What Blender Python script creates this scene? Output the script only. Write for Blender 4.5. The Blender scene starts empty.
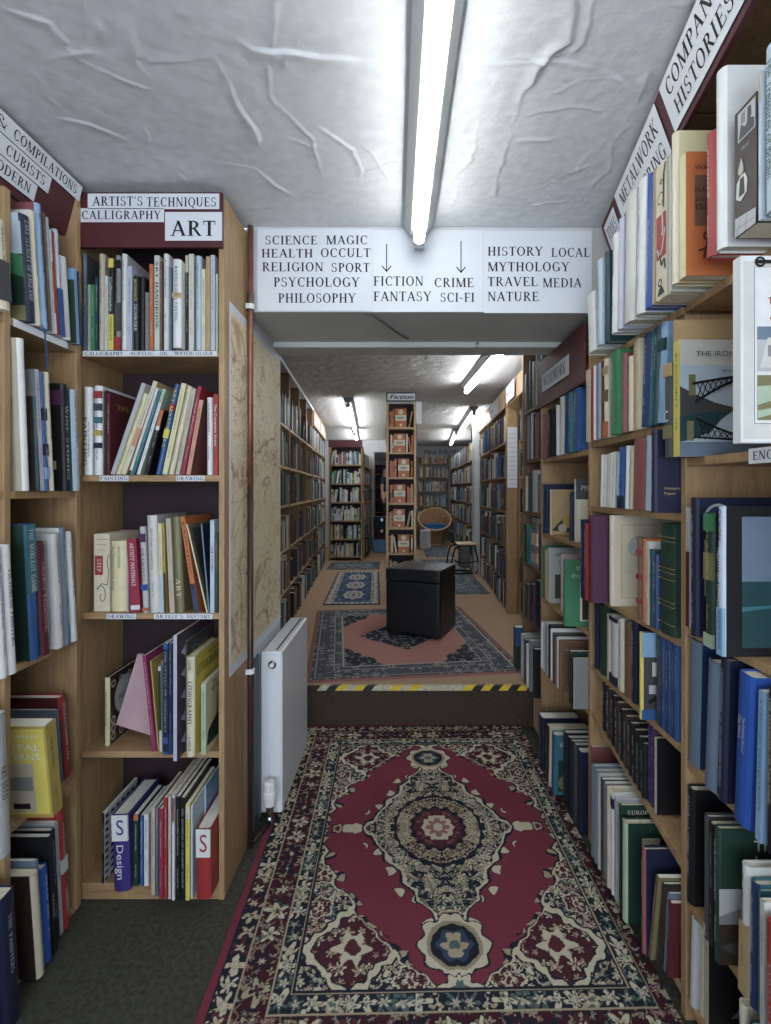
import bpy, math, random, re
import numpy as np
from mathutils import Matrix, Vector

R = random.Random(7)
COL = bpy.context.scene.collection
F, VX, VY, EYE = 500.0, 400.0, 490.0, 1.30      # focal length in pixels, vanishing point, eye height

def wx(px, Z): return (px - VX) / F * Z
def wz(py, Z): return EYE - (py - VY) / F * Z
def zat(px, X): return X * F / (px - VX)

# ------------------------------------------------------------------ materials
def lin(c):
    c = c / 255.0
    return c / 12.92 if c <= 0.04045 else ((c + 0.055) / 1.055) ** 2.4

PAL = {
 'white': (226,227,226), 'off-white': (210,209,200), 'cream': (222,210,178), 'pale yellow': (226,216,160),
 'yellow': (226,206,72), 'mustard': (186,158,62), 'orange': (214,108,50), 'tan': (196,160,104),
 'brown': (126,88,62), 'dark brown': (60,44,38), 'red': (182,44,46), 'crimson': (176,40,72), 'maroon': (104,34,44),
 'pink': (206,164,172), 'magenta': (168,44,104), 'lavender': (190,190,214), 'purple': (92,44,84), 'violet': (62,48,140),
 'navy': (30,38,72), 'dark blue': (36,64,118), 'blue': (44,92,164), 'bright blue': (34,84,190),
 'light blue': (132,180,222), 'pale blue': (182,202,220), 'teal': (52,120,134), 'dark teal': (30,72,80),
 'green': (56,136,88), 'dark green': (30,62,48), 'pale green': (170,192,160), 'olive': (128,122,76),
 'grey': (134,136,136), 'light grey': (184,186,186), 'dark grey': (72,74,76), 'black': (26,26,30),
 'grey blue': (104,126,150), 'salmon': (222,146,116), 'beige': (196,182,156), 'rose': (160,84,84), 'ink': (24,24,28),
 'gold': (196,164,90), 'silver': (200,202,206), 'paper': (232,226,208),
}
def mute(c, k=0.24, g=0.95):
    l = .3*c[0]+.59*c[1]+.11*c[2]
    return tuple((v*(1-k) + l*k)*g for v in c)
PAL = {k: mute(v) for k, v in PAL.items()}
MATS = {}
ALB = 1.0
def new_mat(name):
    m = bpy.data.materials.new(name); m.use_nodes = True
    return m, m.node_tree.nodes, m.node_tree.links, m.node_tree.nodes['Principled BSDF']

def mat(name, rgb, rough=0.55, var=0.10, scale=35.0, metal=0.0, bump=0.0, spec=0.5, stretch=None, detail=4.0):
    """plain procedural material: a colour with a little noise in it"""
    if name in MATS: return MATS[name]
    m, N, L, b = new_mat(name)
    c = [min(0.95, lin(v) * ALB) for v in rgb]
    tc = N.new('ShaderNodeTexCoord'); no = N.new('ShaderNodeTexNoise')
    src = tc.outputs['Object']
    if stretch:
        mp = N.new('ShaderNodeMapping'); mp.inputs['Scale'].default_value = stretch
        L.new(src, mp.inputs['Vector']); src = mp.outputs['Vector']
    L.new(src, no.inputs['Vector'])
    no.inputs['Scale'].default_value = scale; no.inputs['Detail'].default_value = detail
    r = N.new('ShaderNodeValToRGB')
    r.color_ramp.elements[0].position = 0.3; r.color_ramp.elements[1].position = 0.7
    r.color_ramp.elements[0].color = [max(0, v * (1 - var)) for v in c] + [1]
    r.color_ramp.elements[1].color = [min(0.97, v * (1 + var)) for v in c] + [1]
    L.new(no.outputs['Fac'], r.inputs['Fac']); L.new(r.outputs['Color'], b.inputs['Base Color'])
    b.inputs['Roughness'].default_value = rough; b.inputs['Metallic'].default_value = metal
    b.inputs['Specular IOR Level'].default_value = spec
    if bump:
        bp = N.new('ShaderNodeBump'); bp.inputs['Strength'].default_value = bump; bp.inputs['Distance'].default_value = 0.004
        L.new(no.outputs['Fac'], bp.inputs['Height']); L.new(bp.outputs['Normal'], b.inputs['Normal'])
    MATS[name] = m
    return m

def cm(name):
    return mat('cover ' + name, PAL[name], rough=0.45, var=0.07, scale=22)

def wood(name, a, b_, scale=(3, 26, 26), rough=0.5, rings=5.0):
    if name in MATS: return MATS[name]
    m, N, L, b = new_mat(name)
    tc = N.new('ShaderNodeTexCoord'); mp = N.new('ShaderNodeMapping'); mp.inputs['Scale'].default_value = scale
    n1 = N.new('ShaderNodeTexNoise'); n1.inputs['Scale'].default_value = 2.0; n1.inputs['Detail'].default_value = 8; n1.inputs['Distortion'].default_value = 1.2
    n2 = N.new('ShaderNodeTexNoise'); n2.inputs['Scale'].default_value = 1.3
    L.new(tc.outputs['Object'], mp.inputs['Vector']); L.new(mp.outputs['Vector'], n1.inputs['Vector']); L.new(tc.outputs['Object'], n2.inputs['Vector'])
    r = N.new('ShaderNodeValToRGB'); r.color_ramp.elements[0].position = 0.32; r.color_ramp.elements[1].position = 0.68
    r.color_ramp.elements[0].color = [lin(v) for v in a] + [1]; r.color_ramp.elements[1].color = [lin(v) for v in b_] + [1]
    mx = N.new('ShaderNodeMix'); mx.data_type = 'FLOAT'; mx.inputs[0].default_value = 0.35
    L.new(n1.outputs['Fac'], mx.inputs[2]); L.new(n2.outputs['Fac'], mx.inputs[3]); L.new(mx.outputs[0], r.inputs['Fac'])
    L.new(r.outputs['Color'], b.inputs['Base Color']); b.inputs['Roughness'].default_value = rough
    MATS[name] = m
    return m

PINE = wood('pine shelf wood', (142,112,80), (184,152,112), scale=(26,26,3))
PINEH = wood('pine board wood', (138,108,76), (182,150,110), scale=(5,5,26))
PINED = wood('brown shelf wood', (92,70,50), (134,104,74), scale=(26,26,3))
PINEL = wood('pale pine wood', (172,144,106), (208,178,134), scale=(26,26,3))
BURG = mat('burgundy painted board', (78,28,36), rough=0.55, var=0.12, scale=9)
BACKD = mat('dark burgundy back board', (44,26,32), rough=0.7, var=0.12, scale=9)
PAPER = mat('white paper', (216,219,225), rough=0.8, var=0.02, scale=6)
PAGES = mat('book page edges', (222,214,194), rough=0.9, var=0.16, scale=60, stretch=(14,1,1))
PAGESW = mat('white book page edges', (228,224,212), rough=0.9, var=0.12, scale=60, stretch=(14,1,1))
INK = mat('black print', (24,24,28), rough=0.7, var=0.05)

# ------------------------------------------------------------------ mesh builder
class MB:
    def __init__(s): s.v, s.f, s.mi, s.mats = [], [], [], []
    def m(s, material):
        if material not in s.mats: s.mats.append(material)
        return s.mats.index(material)
    def poly(s, pts, material):
        b = len(s.v); s.v.extend([tuple(p) for p in pts]); s.f.append(tuple(range(b, b + len(pts)))); s.mi.append(s.m(material))
    def box(s, x0, x1, y0, y1, z0, z1, material):
        b = len(s.v)
        s.v += [(x0,y0,z0),(x1,y0,z0),(x1,y1,z0),(x0,y1,z0),(x0,y0,z1),(x1,y0,z1),(x1,y1,z1),(x0,y1,z1)]
        for q in ((0,3,2,1),(4,5,6,7),(0,1,5,4),(1,2,6,5),(2,3,7,6),(3,0,4,7)):
            s.f.append(tuple(b + i for i in q)); s.mi.append(s.m(material))
    def tube(s, path, r, material, n=10, cap=True):
        rings = []
        P = [Vector(p) for p in path]
        rad = r if isinstance(r, (list, tuple)) else [r] * len(P)
        up = Vector((0,0,1))
        for i, p in enumerate(P):
            d = (P[min(i+1, len(P)-1)] - P[max(i-1, 0)]).normalized()
            a = d.cross(up)
            if a.length < 1e-3: a = d.cross(Vector((0,1,0)))
            a.normalize(); c = d.cross(a).normalized()
            b = len(s.v)
            for k in range(n):
                t = 2 * math.pi * k / n
                s.v.append(tuple(p + (a * math.cos(t) + c * math.sin(t)) * rad[i]))
            rings.append(b)
        im = s.m(material)
        for i in range(len(rings) - 1):
            for k in range(n):
                k2 = (k + 1) % n
                s.f.append((rings[i]+k, rings[i]+k2, rings[i+1]+k2, rings[i+1]+k)); s.mi.append(im)
        if cap:
            s.f.append(tuple(rings[0] + k for k in range(n))[::-1]); s.mi.append(im)
            s.f.append(tuple(rings[-1] + k for k in range(n))); s.mi.append(im)
    def lathe(s, prof, c, material, n=20, axis='z'):
        b = len(s.v); im = s.m(material)
        for (r, h) in prof:
            for k in range(n):
                t = 2 * math.pi * k / n
                o = {'z': (r*math.cos(t), r*math.sin(t), h), 'y': (r*math.cos(t), h, r*math.sin(t)), 'x': (h, r*math.cos(t), r*math.sin(t))}[axis]
                s.v.append((c[0]+o[0], c[1]+o[1], c[2]+o[2]))
        for i in range(len(prof) - 1):
            for k in range(n):
                k2 = (k + 1) % n
                s.f.append((b+i*n+k, b+i*n+k2, b+(i+1)*n+k2, b+(i+1)*n+k)); s.mi.append(im)
        s.f.append(tuple(b + k for k in range(n))); s.mi.append(im)
        s.f.append(tuple(b + (len(prof)-1)*n + k for k in range(n))); s.mi.append(im)
    def build(s, name, parent=None, loc=(0,0,0), rotz=0.0, smooth=False, fix=True, roty=0.0):
        me = bpy.data.meshes.new(name)
        me.from_pydata(s.v, [], s.f); me.update()
        for x in s.mats: me.materials.append(x)
        me.polygons.foreach_set('material_index', s.mi)
        if smooth: me.polygons.foreach_set('use_smooth', [True] * len(s.f))
        if fix:
            import bmesh
            bm = bmesh.new(); bm.from_mesh(me); bmesh.ops.recalc_face_normals(bm, faces=bm.faces); bm.to_mesh(me); bm.free()
        o = bpy.data.objects.new(name, me); COL.objects.link(o)
        o.location = loc; o.rotation_euler = (0, roty, rotz)
        if parent is not None: o.parent = parent
        return o

def tag(o, label=None, cat=None, group=None, kind=None):
    if label: o['label'] = label
    if cat: o['category'] = cat
    if group: o['group'] = group
    if kind: o['kind'] = kind
    return o

def thing(name, label, cat, loc=(0,0,0), rotz=0.0, group=None, roty=0.0):
    o = bpy.data.objects.new(name, None); COL.objects.link(o)
    o.location = loc; o.rotation_euler = (0, roty, rotz); o.empty_display_size = 0.05
    return tag(o, label, cat, group)

def struct(name, mb, label=None, **k):
    o = mb.build(name, **k); o['kind'] = 'structure'
    if label: o['label'] = label
    return o

def bevel(o, w=0.003, seg=2):
    md = o.modifiers.new('edge', 'BEVEL'); md.width = w; md.segments = seg; md.limit_method = 'ANGLE'
    return o

# ------------------------------------------------------------------ lettering
TK, TN, SH, SX = 0.14, 0.072, 0.045, 0.075
def rect(x0, y0, x1, y1): return [(x0,y0),(x1,y0),(x1,y1),(x0,y1)]
def ST(x, y0=0.0, y1=1.0, w=TK, a=1, b=1):
    o = [rect(x-w/2, y0, x+w/2, y1)]
    if a: o.append(rect(x-w/2-SX, y0, x+w/2+SX, y0+SH))
    if b: o.append(rect(x-w/2-SX, y1-SH, x+w/2+SX, y1))
    return o
def DG(x0, y0, x1, y1, w): return [[(x0-w/2,y0),(x0+w/2,y0),(x1+w/2,y1),(x1-w/2,y1)]]
def HB(x0, x1, y, th=TN): return [rect(x0, y-th/2, x1, y+th/2)]
def SF(x, y, hw=0.12): return [rect(x-hw, y, x+hw, y+SH)]
def ARC(cx, cy, rx, ry, a0, a1, tk=TK, tn=TN, n=14, mode='c'):
    out, prev = [], None
    for i in range(n + 1):
        a = math.radians(a0 + (a1 - a0) * i / n)
        q = abs(math.cos(a)) if mode == 'c' else abs(math.sin(a))
        w = tn + (tk - tn) * q ** 1.5
        ux, uy = math.cos(a), math.sin(a)
        p = ((cx + rx*ux, cy + ry*uy), (cx + (rx - w)*ux, cy + (ry - w)*uy))
        if prev: out.append([prev[0], p[0], p[1], prev[1]])
        prev = p
    return out
def glyphs():
    G = {}
    G['A'] = (.72, DG(.09,0,.37,1,TN)+DG(.62,0,.35,1,TK)+HB(.18,.54,.35)+SF(.09,0)+SF(.62,0))
    G['B'] = (.64, ST(.17)+HB(.1,.34,1-TN/2)+HB(.1,.36,.52)+HB(.1,.34,TN/2)+ARC(.32,.76,.23,.24,-90,90)+ARC(.32,.26,.27,.265,-90,90))
    G['C'] = (.68, ARC(.38,.5,.33,.52,48,312)+[rect(.58,.66,.62,.97)]+[rect(.58,.06,.61,.22)])
    G['D'] = (.74, ST(.17)+HB(.1,.34,1-TN/2)+HB(.1,.34,TN/2)+ARC(.32,.5,.37,.5,-90,90))
    G['E'] = (.62, ST(.17)+HB(.1,.54,1-TN/2)+HB(.1,.44,.51)+HB(.1,.58,TN/2)+[rect(.5,.76,.54,1),rect(.41,.4,.44,.62),rect(.545,0,.585,.26)])
    G['F'] = (.57, ST(.17)+HB(.1,.52,1-TN/2)+HB(.1,.42,.5)+[rect(.48,.76,.52,1),rect(.39,.39,.42,.61)])
    G['G'] = (.74, ARC(.38,.5,.33,.52,48,312)+[rect(.57,.68,.61,.97)]+ST(.6,.06,.44,a=0))
    G['H'] = (.74, ST(.16)+ST(.58)+HB(.16,.58,.51))
    G['I'] = (.34, ST(.17))
    G['J'] = (.42, ST(.27,.2,1,a=0)+ARC(.16,.2,.17,.22,180,360))
    G['K'] = (.74, ST(.16)+DG(.2,.4,.58,1,TN)+DG(.62,0,.32,.58,TK)+SF(.63,0)+SF(.58,1-SH,.1))
    G['L'] = (.62, ST(.17)+HB(.1,.58,TN/2)+[rect(.54,0,.58,.28)])
    G['M'] = (.9, ST(.13,w=TN)+DG(.45,0,.15,1,TK)+DG(.45,0,.74,1,TN)+ST(.76))
    G['N'] = (.74, ST(.13,w=TN)+DG(.6,0,.13,1,TK)+ST(.61,w=TN,a=0))
    G['O'] = (.74, ARC(.37,.5,.34,.52,0,360,n=24))
    G['P'] = (.58, ST(.17)+HB(.1,.32,1-TN/2)+HB(.1,.32,.47)+ARC(.3,.735,.25,.265,-90,90))
    G['Q'] = (.74, ARC(.37,.5,.34,.52,0,360,n=24)+DG(.62,-.22,.36,.04,TK))
    G['R'] = (.68, ST(.17)+HB(.1,.32,1-TN/2)+HB(.1,.32,.49)+ARC(.3,.745,.24,.255,-90,90)+DG(.6,0,.33,.5,TK)+SF(.61,0,.09))
    G['S'] = (.56, ARC(.27,.745,.21,.27,25,270,tk=.09,tn=.06)+ARC(.27,.27,.24,.285,-155,90,tk=.11,tn=.06)+[rect(.42,.72,.45,.98)]+[rect(.05,.04,.08,.3)])
    G['T'] = (.62, ST(.31,b=0)+HB(.03,.59,1-TN/2)+[rect(.03,.74,.065,1),rect(.555,.74,.59,1)])
    G['U'] = (.72, ST(.15,.28,1,a=0)+ST(.58,.28,1,w=TN,a=0)+ARC(.345,.3,.255,.32,180,360))
    G['V'] = (.72, DG(.36,0,.1,1,TK)+DG(.36,0,.62,1,TN)+SF(.1,1-SH)+SF(.62,1-SH))
    G['W'] = (.96, DG(.28,0,.08,1,TK)+DG(.28,0,.48,1,TN)+DG(.66,0,.46,1,TK)+DG(.66,0,.88,1,TN)+SF(.08,1-SH)+SF(.46,1-SH)+SF(.88,1-SH,.09))
    G['X'] = (.72, DG(.61,0,.11,1,TK)+DG(.1,0,.6,1,TN)+SF(.1,0)+SF(.61,0)+SF(.11,1-SH)+SF(.6,1-SH))
    G['Y'] = (.7, ST(.35,0,.46,b=0)+DG(.36,.44,.1,1,TK)+DG(.36,.44,.6,1,TN)+SF(.1,1-SH)+SF(.6,1-SH))
    G['Z'] = (.62, HB(.06,.56,1-TN/2)+HB(.05,.57,TN/2)+DG(.12,0,.5,1,TK)+[rect(.06,.76,.09,1),rect(.535,0,.57,.26)])
    G['-'] = (.38, HB(.04,.32,.4,.09))
    G["'"] = (.22, [[(.08,.7),(.12,.7),(.15,1),(.05,1)]])
    G['.'] = (.24, [rect(.06,0,.18,.12)])
    G['&'] = (.78, ARC(.33,.77,.17,.24,-30,220,tk=.08)+DG(.66,0,.2,.66,.12)+ARC(.3,.27,.27,.29,100,300,tk=.11)+ARC(.32,.3,.36,.3,-60,20,tk=.06)+SF(.66,.5,.1))
    G[' '] = (.36, [])
    return G
GL = glyphs()

def serif(s, bold=0.0):
    x, out = 0.0, []
    for ch in s:
        w, ps = GL.get(ch, GL[' '])
        for p in ps: out.append([(x + a, b) for a, b in p])
        x += w + 0.05 + bold
    return out, max(x - 0.05, 0.01)

_sans = {}
def sans(s, shear=0.0):
    """outlines of a plain built-in letter face, cap height 1"""
    k = (s, shear)
    if k in _sans: return _sans[k]
    cu = bpy.data.curves.new('lettering', 'FONT'); cu.body = s; cu.shear = shear; cu.size = 1.0; cu.resolution_u = 3
    ob = bpy.data.objects.new('lettering', cu); COL.objects.link(ob)
    dg = bpy.context.evaluated_depsgraph_get()
    me = bpy.data.meshes.new_from_object(ob.evaluated_get(dg))
    vs = [(v.co.x, v.co.y) for v in me.vertices]
    ps = [[(vs[i][0] / 0.7, vs[i][1] / 0.7) for i in p.vertices] for p in me.polygons]
    bpy.data.objects.remove(ob); bpy.data.curves.remove(cu); bpy.data.meshes.remove(me)
    w = max([p[0] for q in ps for p in q] + [0.01])
    _sans[k] = (ps, w)
    return _sans[k]

def dashes(rng, length):
    """unreadable small print: a run of uneven strokes about one unit tall"""
    x, out = 0.0, []
    while x < length:
        w = rng.uniform(.25, .6)
        if rng.random() < 0.16: x += .5; continue
        h = rng.choice((.65, .7, 1, .7, 1))
        out.append(rect(x, 0, x + w * .28, h))
        if rng.random() < .6: out.append(rect(x + w * .62, 0, x + w * .86, h * rng.uniform(.6, 1)))
        if rng.random() < .7: out.append(rect(x, rng.choice((0, h * .45, h - .2)), x + w, 0) if False else rect(x, h * .4, x + w * .86, h * .4 + .16))
        x += w + .14
    return out, length

def put(mb, polys, f, material):
    for p in polys: mb.poly([f(a, b) for a, b in p], material)
LAMP_FRONT, LAMP_BACK, SKY, EXPO = 13.5, 27.0, 6.8, 0.16

# ------------------------------------------------------------------ books
BOOKS = []
def cover_mesh(t, h, d, kind, spine_mat, near_mat, far_mat):
    mb = MB()
    c = 0.0026 if kind == 'h' else 0.0009
    c = min(c, t * 0.25)
    bul = min(0.0028, t * 0.12) if kind == 'h' else 0.0
    k = 6 if bul else 1
    r = min(0.005, t * 0.3) if bul else 0.0
    sp = []
    for i in range(k + 1):
        u = i / k
        sp.append((t * u, r - (r + bul) * math.sin(math.pi * u) ** 0.6 if bul else 0.0))
    outer = [(0, d)] + sp + [(t, d)]
    inner = [(c, d)] + [(c + (t - 2 * c) * i / k, max(y + c, c)) for i, (x, y) in enumerate(sp)] + [(t - c, d)]
    n = len(outer); b = 0
    for z in (0, h):
        mb.v += [(x, y, z) for x, y in outer]; mb.v += [(x, y, z) for x, y in inner]
    O0, I0, O1, I1 = 0, n, 2 * n, 3 * n
    ms = mb.m(spine_mat); mn = mb.m(near_mat); mf = mb.m(far_mat)
    for i in range(n - 1):
        m_ = mf if i == 0 else (mn if i == n - 2 else ms)
        for q in ((O0+i, O0+i+1, O1+i+1, O1+i), (I0+i+1, I0+i, I1+i, I1+i+1), (O1+i, O1+i+1, I1+i+1, I1+i), (O0+i+1, O0+i, I0+i, I0+i+1)):
            mb.f.append(q); mb.mi.append(m_)
    for i, m_ in ((0, mf), (n - 1, mn)):
        mb.f.append((O0+i, O1+i, I1+i, I0+i)); mb.mi.append(m_)
    return mb, c, bul

def make_book(loc, rotz, roty, t, h, d, o, colour, rng):
    """one closed book: spine towards local -y, thickness along +x"""
    kind = o.get('k', 'h' if t > 0.016 else 'p')
    root = thing('book', None, 'book', loc, rotz, roty=roty)
    sm = cm(colour)
    hi = cm(o.get('cov', colour)); lo = cm(o.get('cov2', o.get('cov', colour)))
    mb, c, bul = cover_mesh(t, h, d, kind, sm, hi, lo)
    cov = mb.build('cover', root)
    i0 = 0.004 if kind == 'h' else 0.0006
    pg = MB(); pg.box(c + .0001, t - c - .0001, c + max(0, .004 - bul), d - i0 - .001, i0, h - i0, PAGESW if rng.random() < .4 or o.get('wp') else PAGES)
    pg.build('page_block', root)
    ys = -bul - 0.0005
    nb = 0
    for (z0, z1, cc) in o.get('bands', ()):
        b_ = MB(); yb = ys - .00015
        b_.poly([(0.0004, yb, z0*h), (t-0.0004, yb, z0*h), (t-0.0004, yb, z1*h), (0.0004, yb, z1*h)], cm(cc))
        b_.poly([(0.0004, yb, z0*h), (0.0004, yb + bul + .004, z0*h), (0.0004, yb + bul + .004, z1*h), (0.0004, yb, z1*h)], cm(cc))
        b_.poly([(t-0.0004, yb, z0*h), (t-0.0004, yb + bul + .004, z0*h), (t-0.0004, yb + bul + .004, z1*h), (t-0.0004, yb, z1*h)], cm(cc))
        x = b_.build('spine_band', cov); nb += 1
    if o.get('sart'):
        sm_ = MB()
        for i, e in enumerate(o['sart']):
            yb = ys - .00022 - .00008 * i
            S = lambda a, b: (min(max(a, .02), .98) * t, yb, b * h)
            if e[0] == 'p': sm_.poly([S(a, b) for a, b in e[1]], cm(e[2]))
            elif e[0] == 'c':
                n_ = 20; ring = e[5] if len(e) > 5 else 0
                for k in range(n_):
                    a0, a1 = 2*math.pi*k/n_, 2*math.pi*(k+1)/n_
                    pts = [(e[1] + e[3]*math.cos(a)*f, e[2] + e[3]*t/h*math.sin(a)*f) for a, f in ((a0,1),(a1,1),(a1,ring),(a0,ring))]
                    sm_.poly([S(*z) for z in (pts if ring else pts[:3])], cm(e[4]))
            elif e[0] == 'l':
                P_ = e[1]
                for (a, b), (c_, d_) in zip(P_, P_[1:]):
                    dx_, dz_ = (c_ - a) * t, (d_ - b) * h; ll = math.hypot(dx_, dz_) or 1; nx, nz = -dz_/ll*e[2]/2, dx_/ll*e[2]/2/h*t
                    sm_.poly([S(a+nx,b+nz), S(c_+nx,d_+nz), S(c_-nx,d_-nz), S(a-nx,b-nz)], cm(e[3]))
        sm_.build('spine_picture', cov, fix=False)
    tx = []
    if o.get('txt'): tx = o['txt'] if isinstance(o['txt'], list) else [o['txt']]
    if tx:
        lm = MB()
        for s in tx:
            # (text, top, bottom, colour, fraction of the thickness, 'u' upright / 's' sans)
            s = tuple(s) + (('black', .5, '')[len(s) - 3:] if len(s) < 6 else ())
            body, za, zb, cc, fr, fl = s[:6]
            ps, w = sans(body) if 's' in fl else serif(body)
            if 'u' in fl:
                wid = t * fr; hh = abs(za - zb) * h
                put(lm, ps, lambda a, b: (t/2 - wid/2 + a / w * wid, ys - .0004, zb*h + b * hh), cm(cc))
            else:
                L_ = (za - zb) * h; cap = t * fr
                off = s[6] * t if len(s) > 6 else t/2 - cap/2
                put(lm, ps, lambda a, b: (off + b * cap, ys - .0004, za*h - a / w * L_), cm(cc))
        lm.build('spine_lettering', cov, fix=False)
    elif o.get('t', 1) and t > 0.006:
        lm = MB(); cap = min(t * .36, .011) * rng.uniform(.7, 1); z1 = rng.uniform(.86, .94)
        tc_ = o.get('tc') or ('white' if sum(PAL[colour]) < 380 else rng.choice(('ink', 'dark grey', 'maroon', 'dark blue')))
        for (a0, a1, f) in ((z1, z1 - rng.uniform(.35, .5), 1), (z1 - .56, z1 - rng.uniform(.68, .78), .75)):
            ps, w = dashes(rng, (a0 - a1) * h / (cap * f))
            put(lm, ps, lambda a, b: (t/2 - cap*f/2 + b * cap * f, ys - .0003, a0*h - a * cap * f), cm(tc_))
        lm.build('spine_lettering', cov, fix=False)
    if o.get('art'):
        am = MB()
        side = o.get('side', 'hi'); xx = t + .0005 if side == 'hi' else -.0005
        sg = 1 if side == 'hi' else -1
        fl = (lambda u: u) if side == 'hi' else (lambda u: 1 - u)
        for i, e in enumerate(o['art']):
            x_ = xx + sg * .00012 * i
            P = lambda u, v: (x_, fl(u) * d, v * h)
            if e[0] == 'r': am.poly([P(e[1],e[2]), P(e[3],e[2]), P(e[3],e[4]), P(e[1],e[4])], e[5] if not isinstance(e[5], str) else cm(e[5]))
            elif e[0] == 'p': am.poly([P(u, v) for u, v in e[1]], cm(e[2]))
            elif e[0] == 'c':
                n_ = 24; asp = d / h
                ring = e[5] if len(e) > 5 else 0
                for k in range(n_):
                    a0, a1 = 2*math.pi*k/n_, 2*math.pi*(k+1)/n_
                    q = [(e[1] + e[3]*math.cos(a)*f, e[2] + e[3]*asp*math.sin(a)*f) for a, f in ((a0,1),(a1,1),(a1,ring),(a0,ring))]
                    am.poly([P(*z) for z in (q if ring else q[:3])], cm(e[4]))
            elif e[0] == 't':   # text, u0, u1, v0, v1, colour, style
                ps, w = sans(e[1]) if 's' in e[7] else serif(e[1])
                put(am, ps, lambda a, b: P(e[2] + a / w * (e[3]-e[2]), e[4] + b * (e[5]-e[4])), cm(e[6]))
            elif e[0] == 'l':   # line
                u0, v0, u1, v1, w_ = e[1:6]
                asp = d / h
                dx, dy = (u1-u0), (v1-v0)/asp; ll = math.hypot(dx, dy); nx, ny = -dy/ll*w_/2, dx/ll*w_/2*asp
                am.poly([P(u0+nx,v0+ny), P(u1+nx,v1+ny), P(u1-nx,v1-ny), P(u0-nx,v0-ny)], cm(e[6]))
        am.build('cover_picture', cov, fix=False)
    if o.get('ribbon'):
        rb = MB(); rr = o['ribbon']
        pts = [(t*.5, -.004, .004), (t*.5, -.012, -.006), (t*.45, -.014, -.04), (t*.5, -.015, -.075), (t*.42, -.014, -.115)]
        for w_ in (-.004,):
            for a, b in zip(pts, pts[1:]):
                rb.poly([(a[0]-.004,a[1],a[2]),(a[0]+.004,a[1],a[2]),(b[0]+.004,b[1],b[2]),(b[0]-.004,b[1],b[2])], cm('blue'))
        rb.build('ribbon_bookmark', root, fix=False)
    return root

def quad2(s, z, th, t, h, eps=-0.0004):
    c, n = math.cos(th), math.sin(th)
    f = lambda x, y: (s + x*c + y*n, z - x*n + y*c)
    return [f(eps, 0), f(t-eps, 0), f(t-eps, h), f(eps, h)]
def sat(A, B):
    for P in (A, B):
        for i in range(4):
            ex, ey = P[(i+1)%4][0]-P[i][0], P[(i+1)%4][1]-P[i][1]
            ax, ay = -ey, ex
            a = [ax*p[0]+ay*p[1] for p in A]; b = [ax*p[0]+ay*p[1] for p in B]
            if max(a) <= min(b) or max(b) <= min(a): return False
    return True

ORD = 'first second third fourth fifth sixth seventh eighth ninth tenth eleventh twelfth thirteenth fourteenth fifteenth sixteenth seventeenth eighteenth nineteenth twentieth twenty-first twenty-second twenty-third twenty-fourth twenty-fifth twenty-sixth twenty-seventh twenty-eighth'.split()

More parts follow.
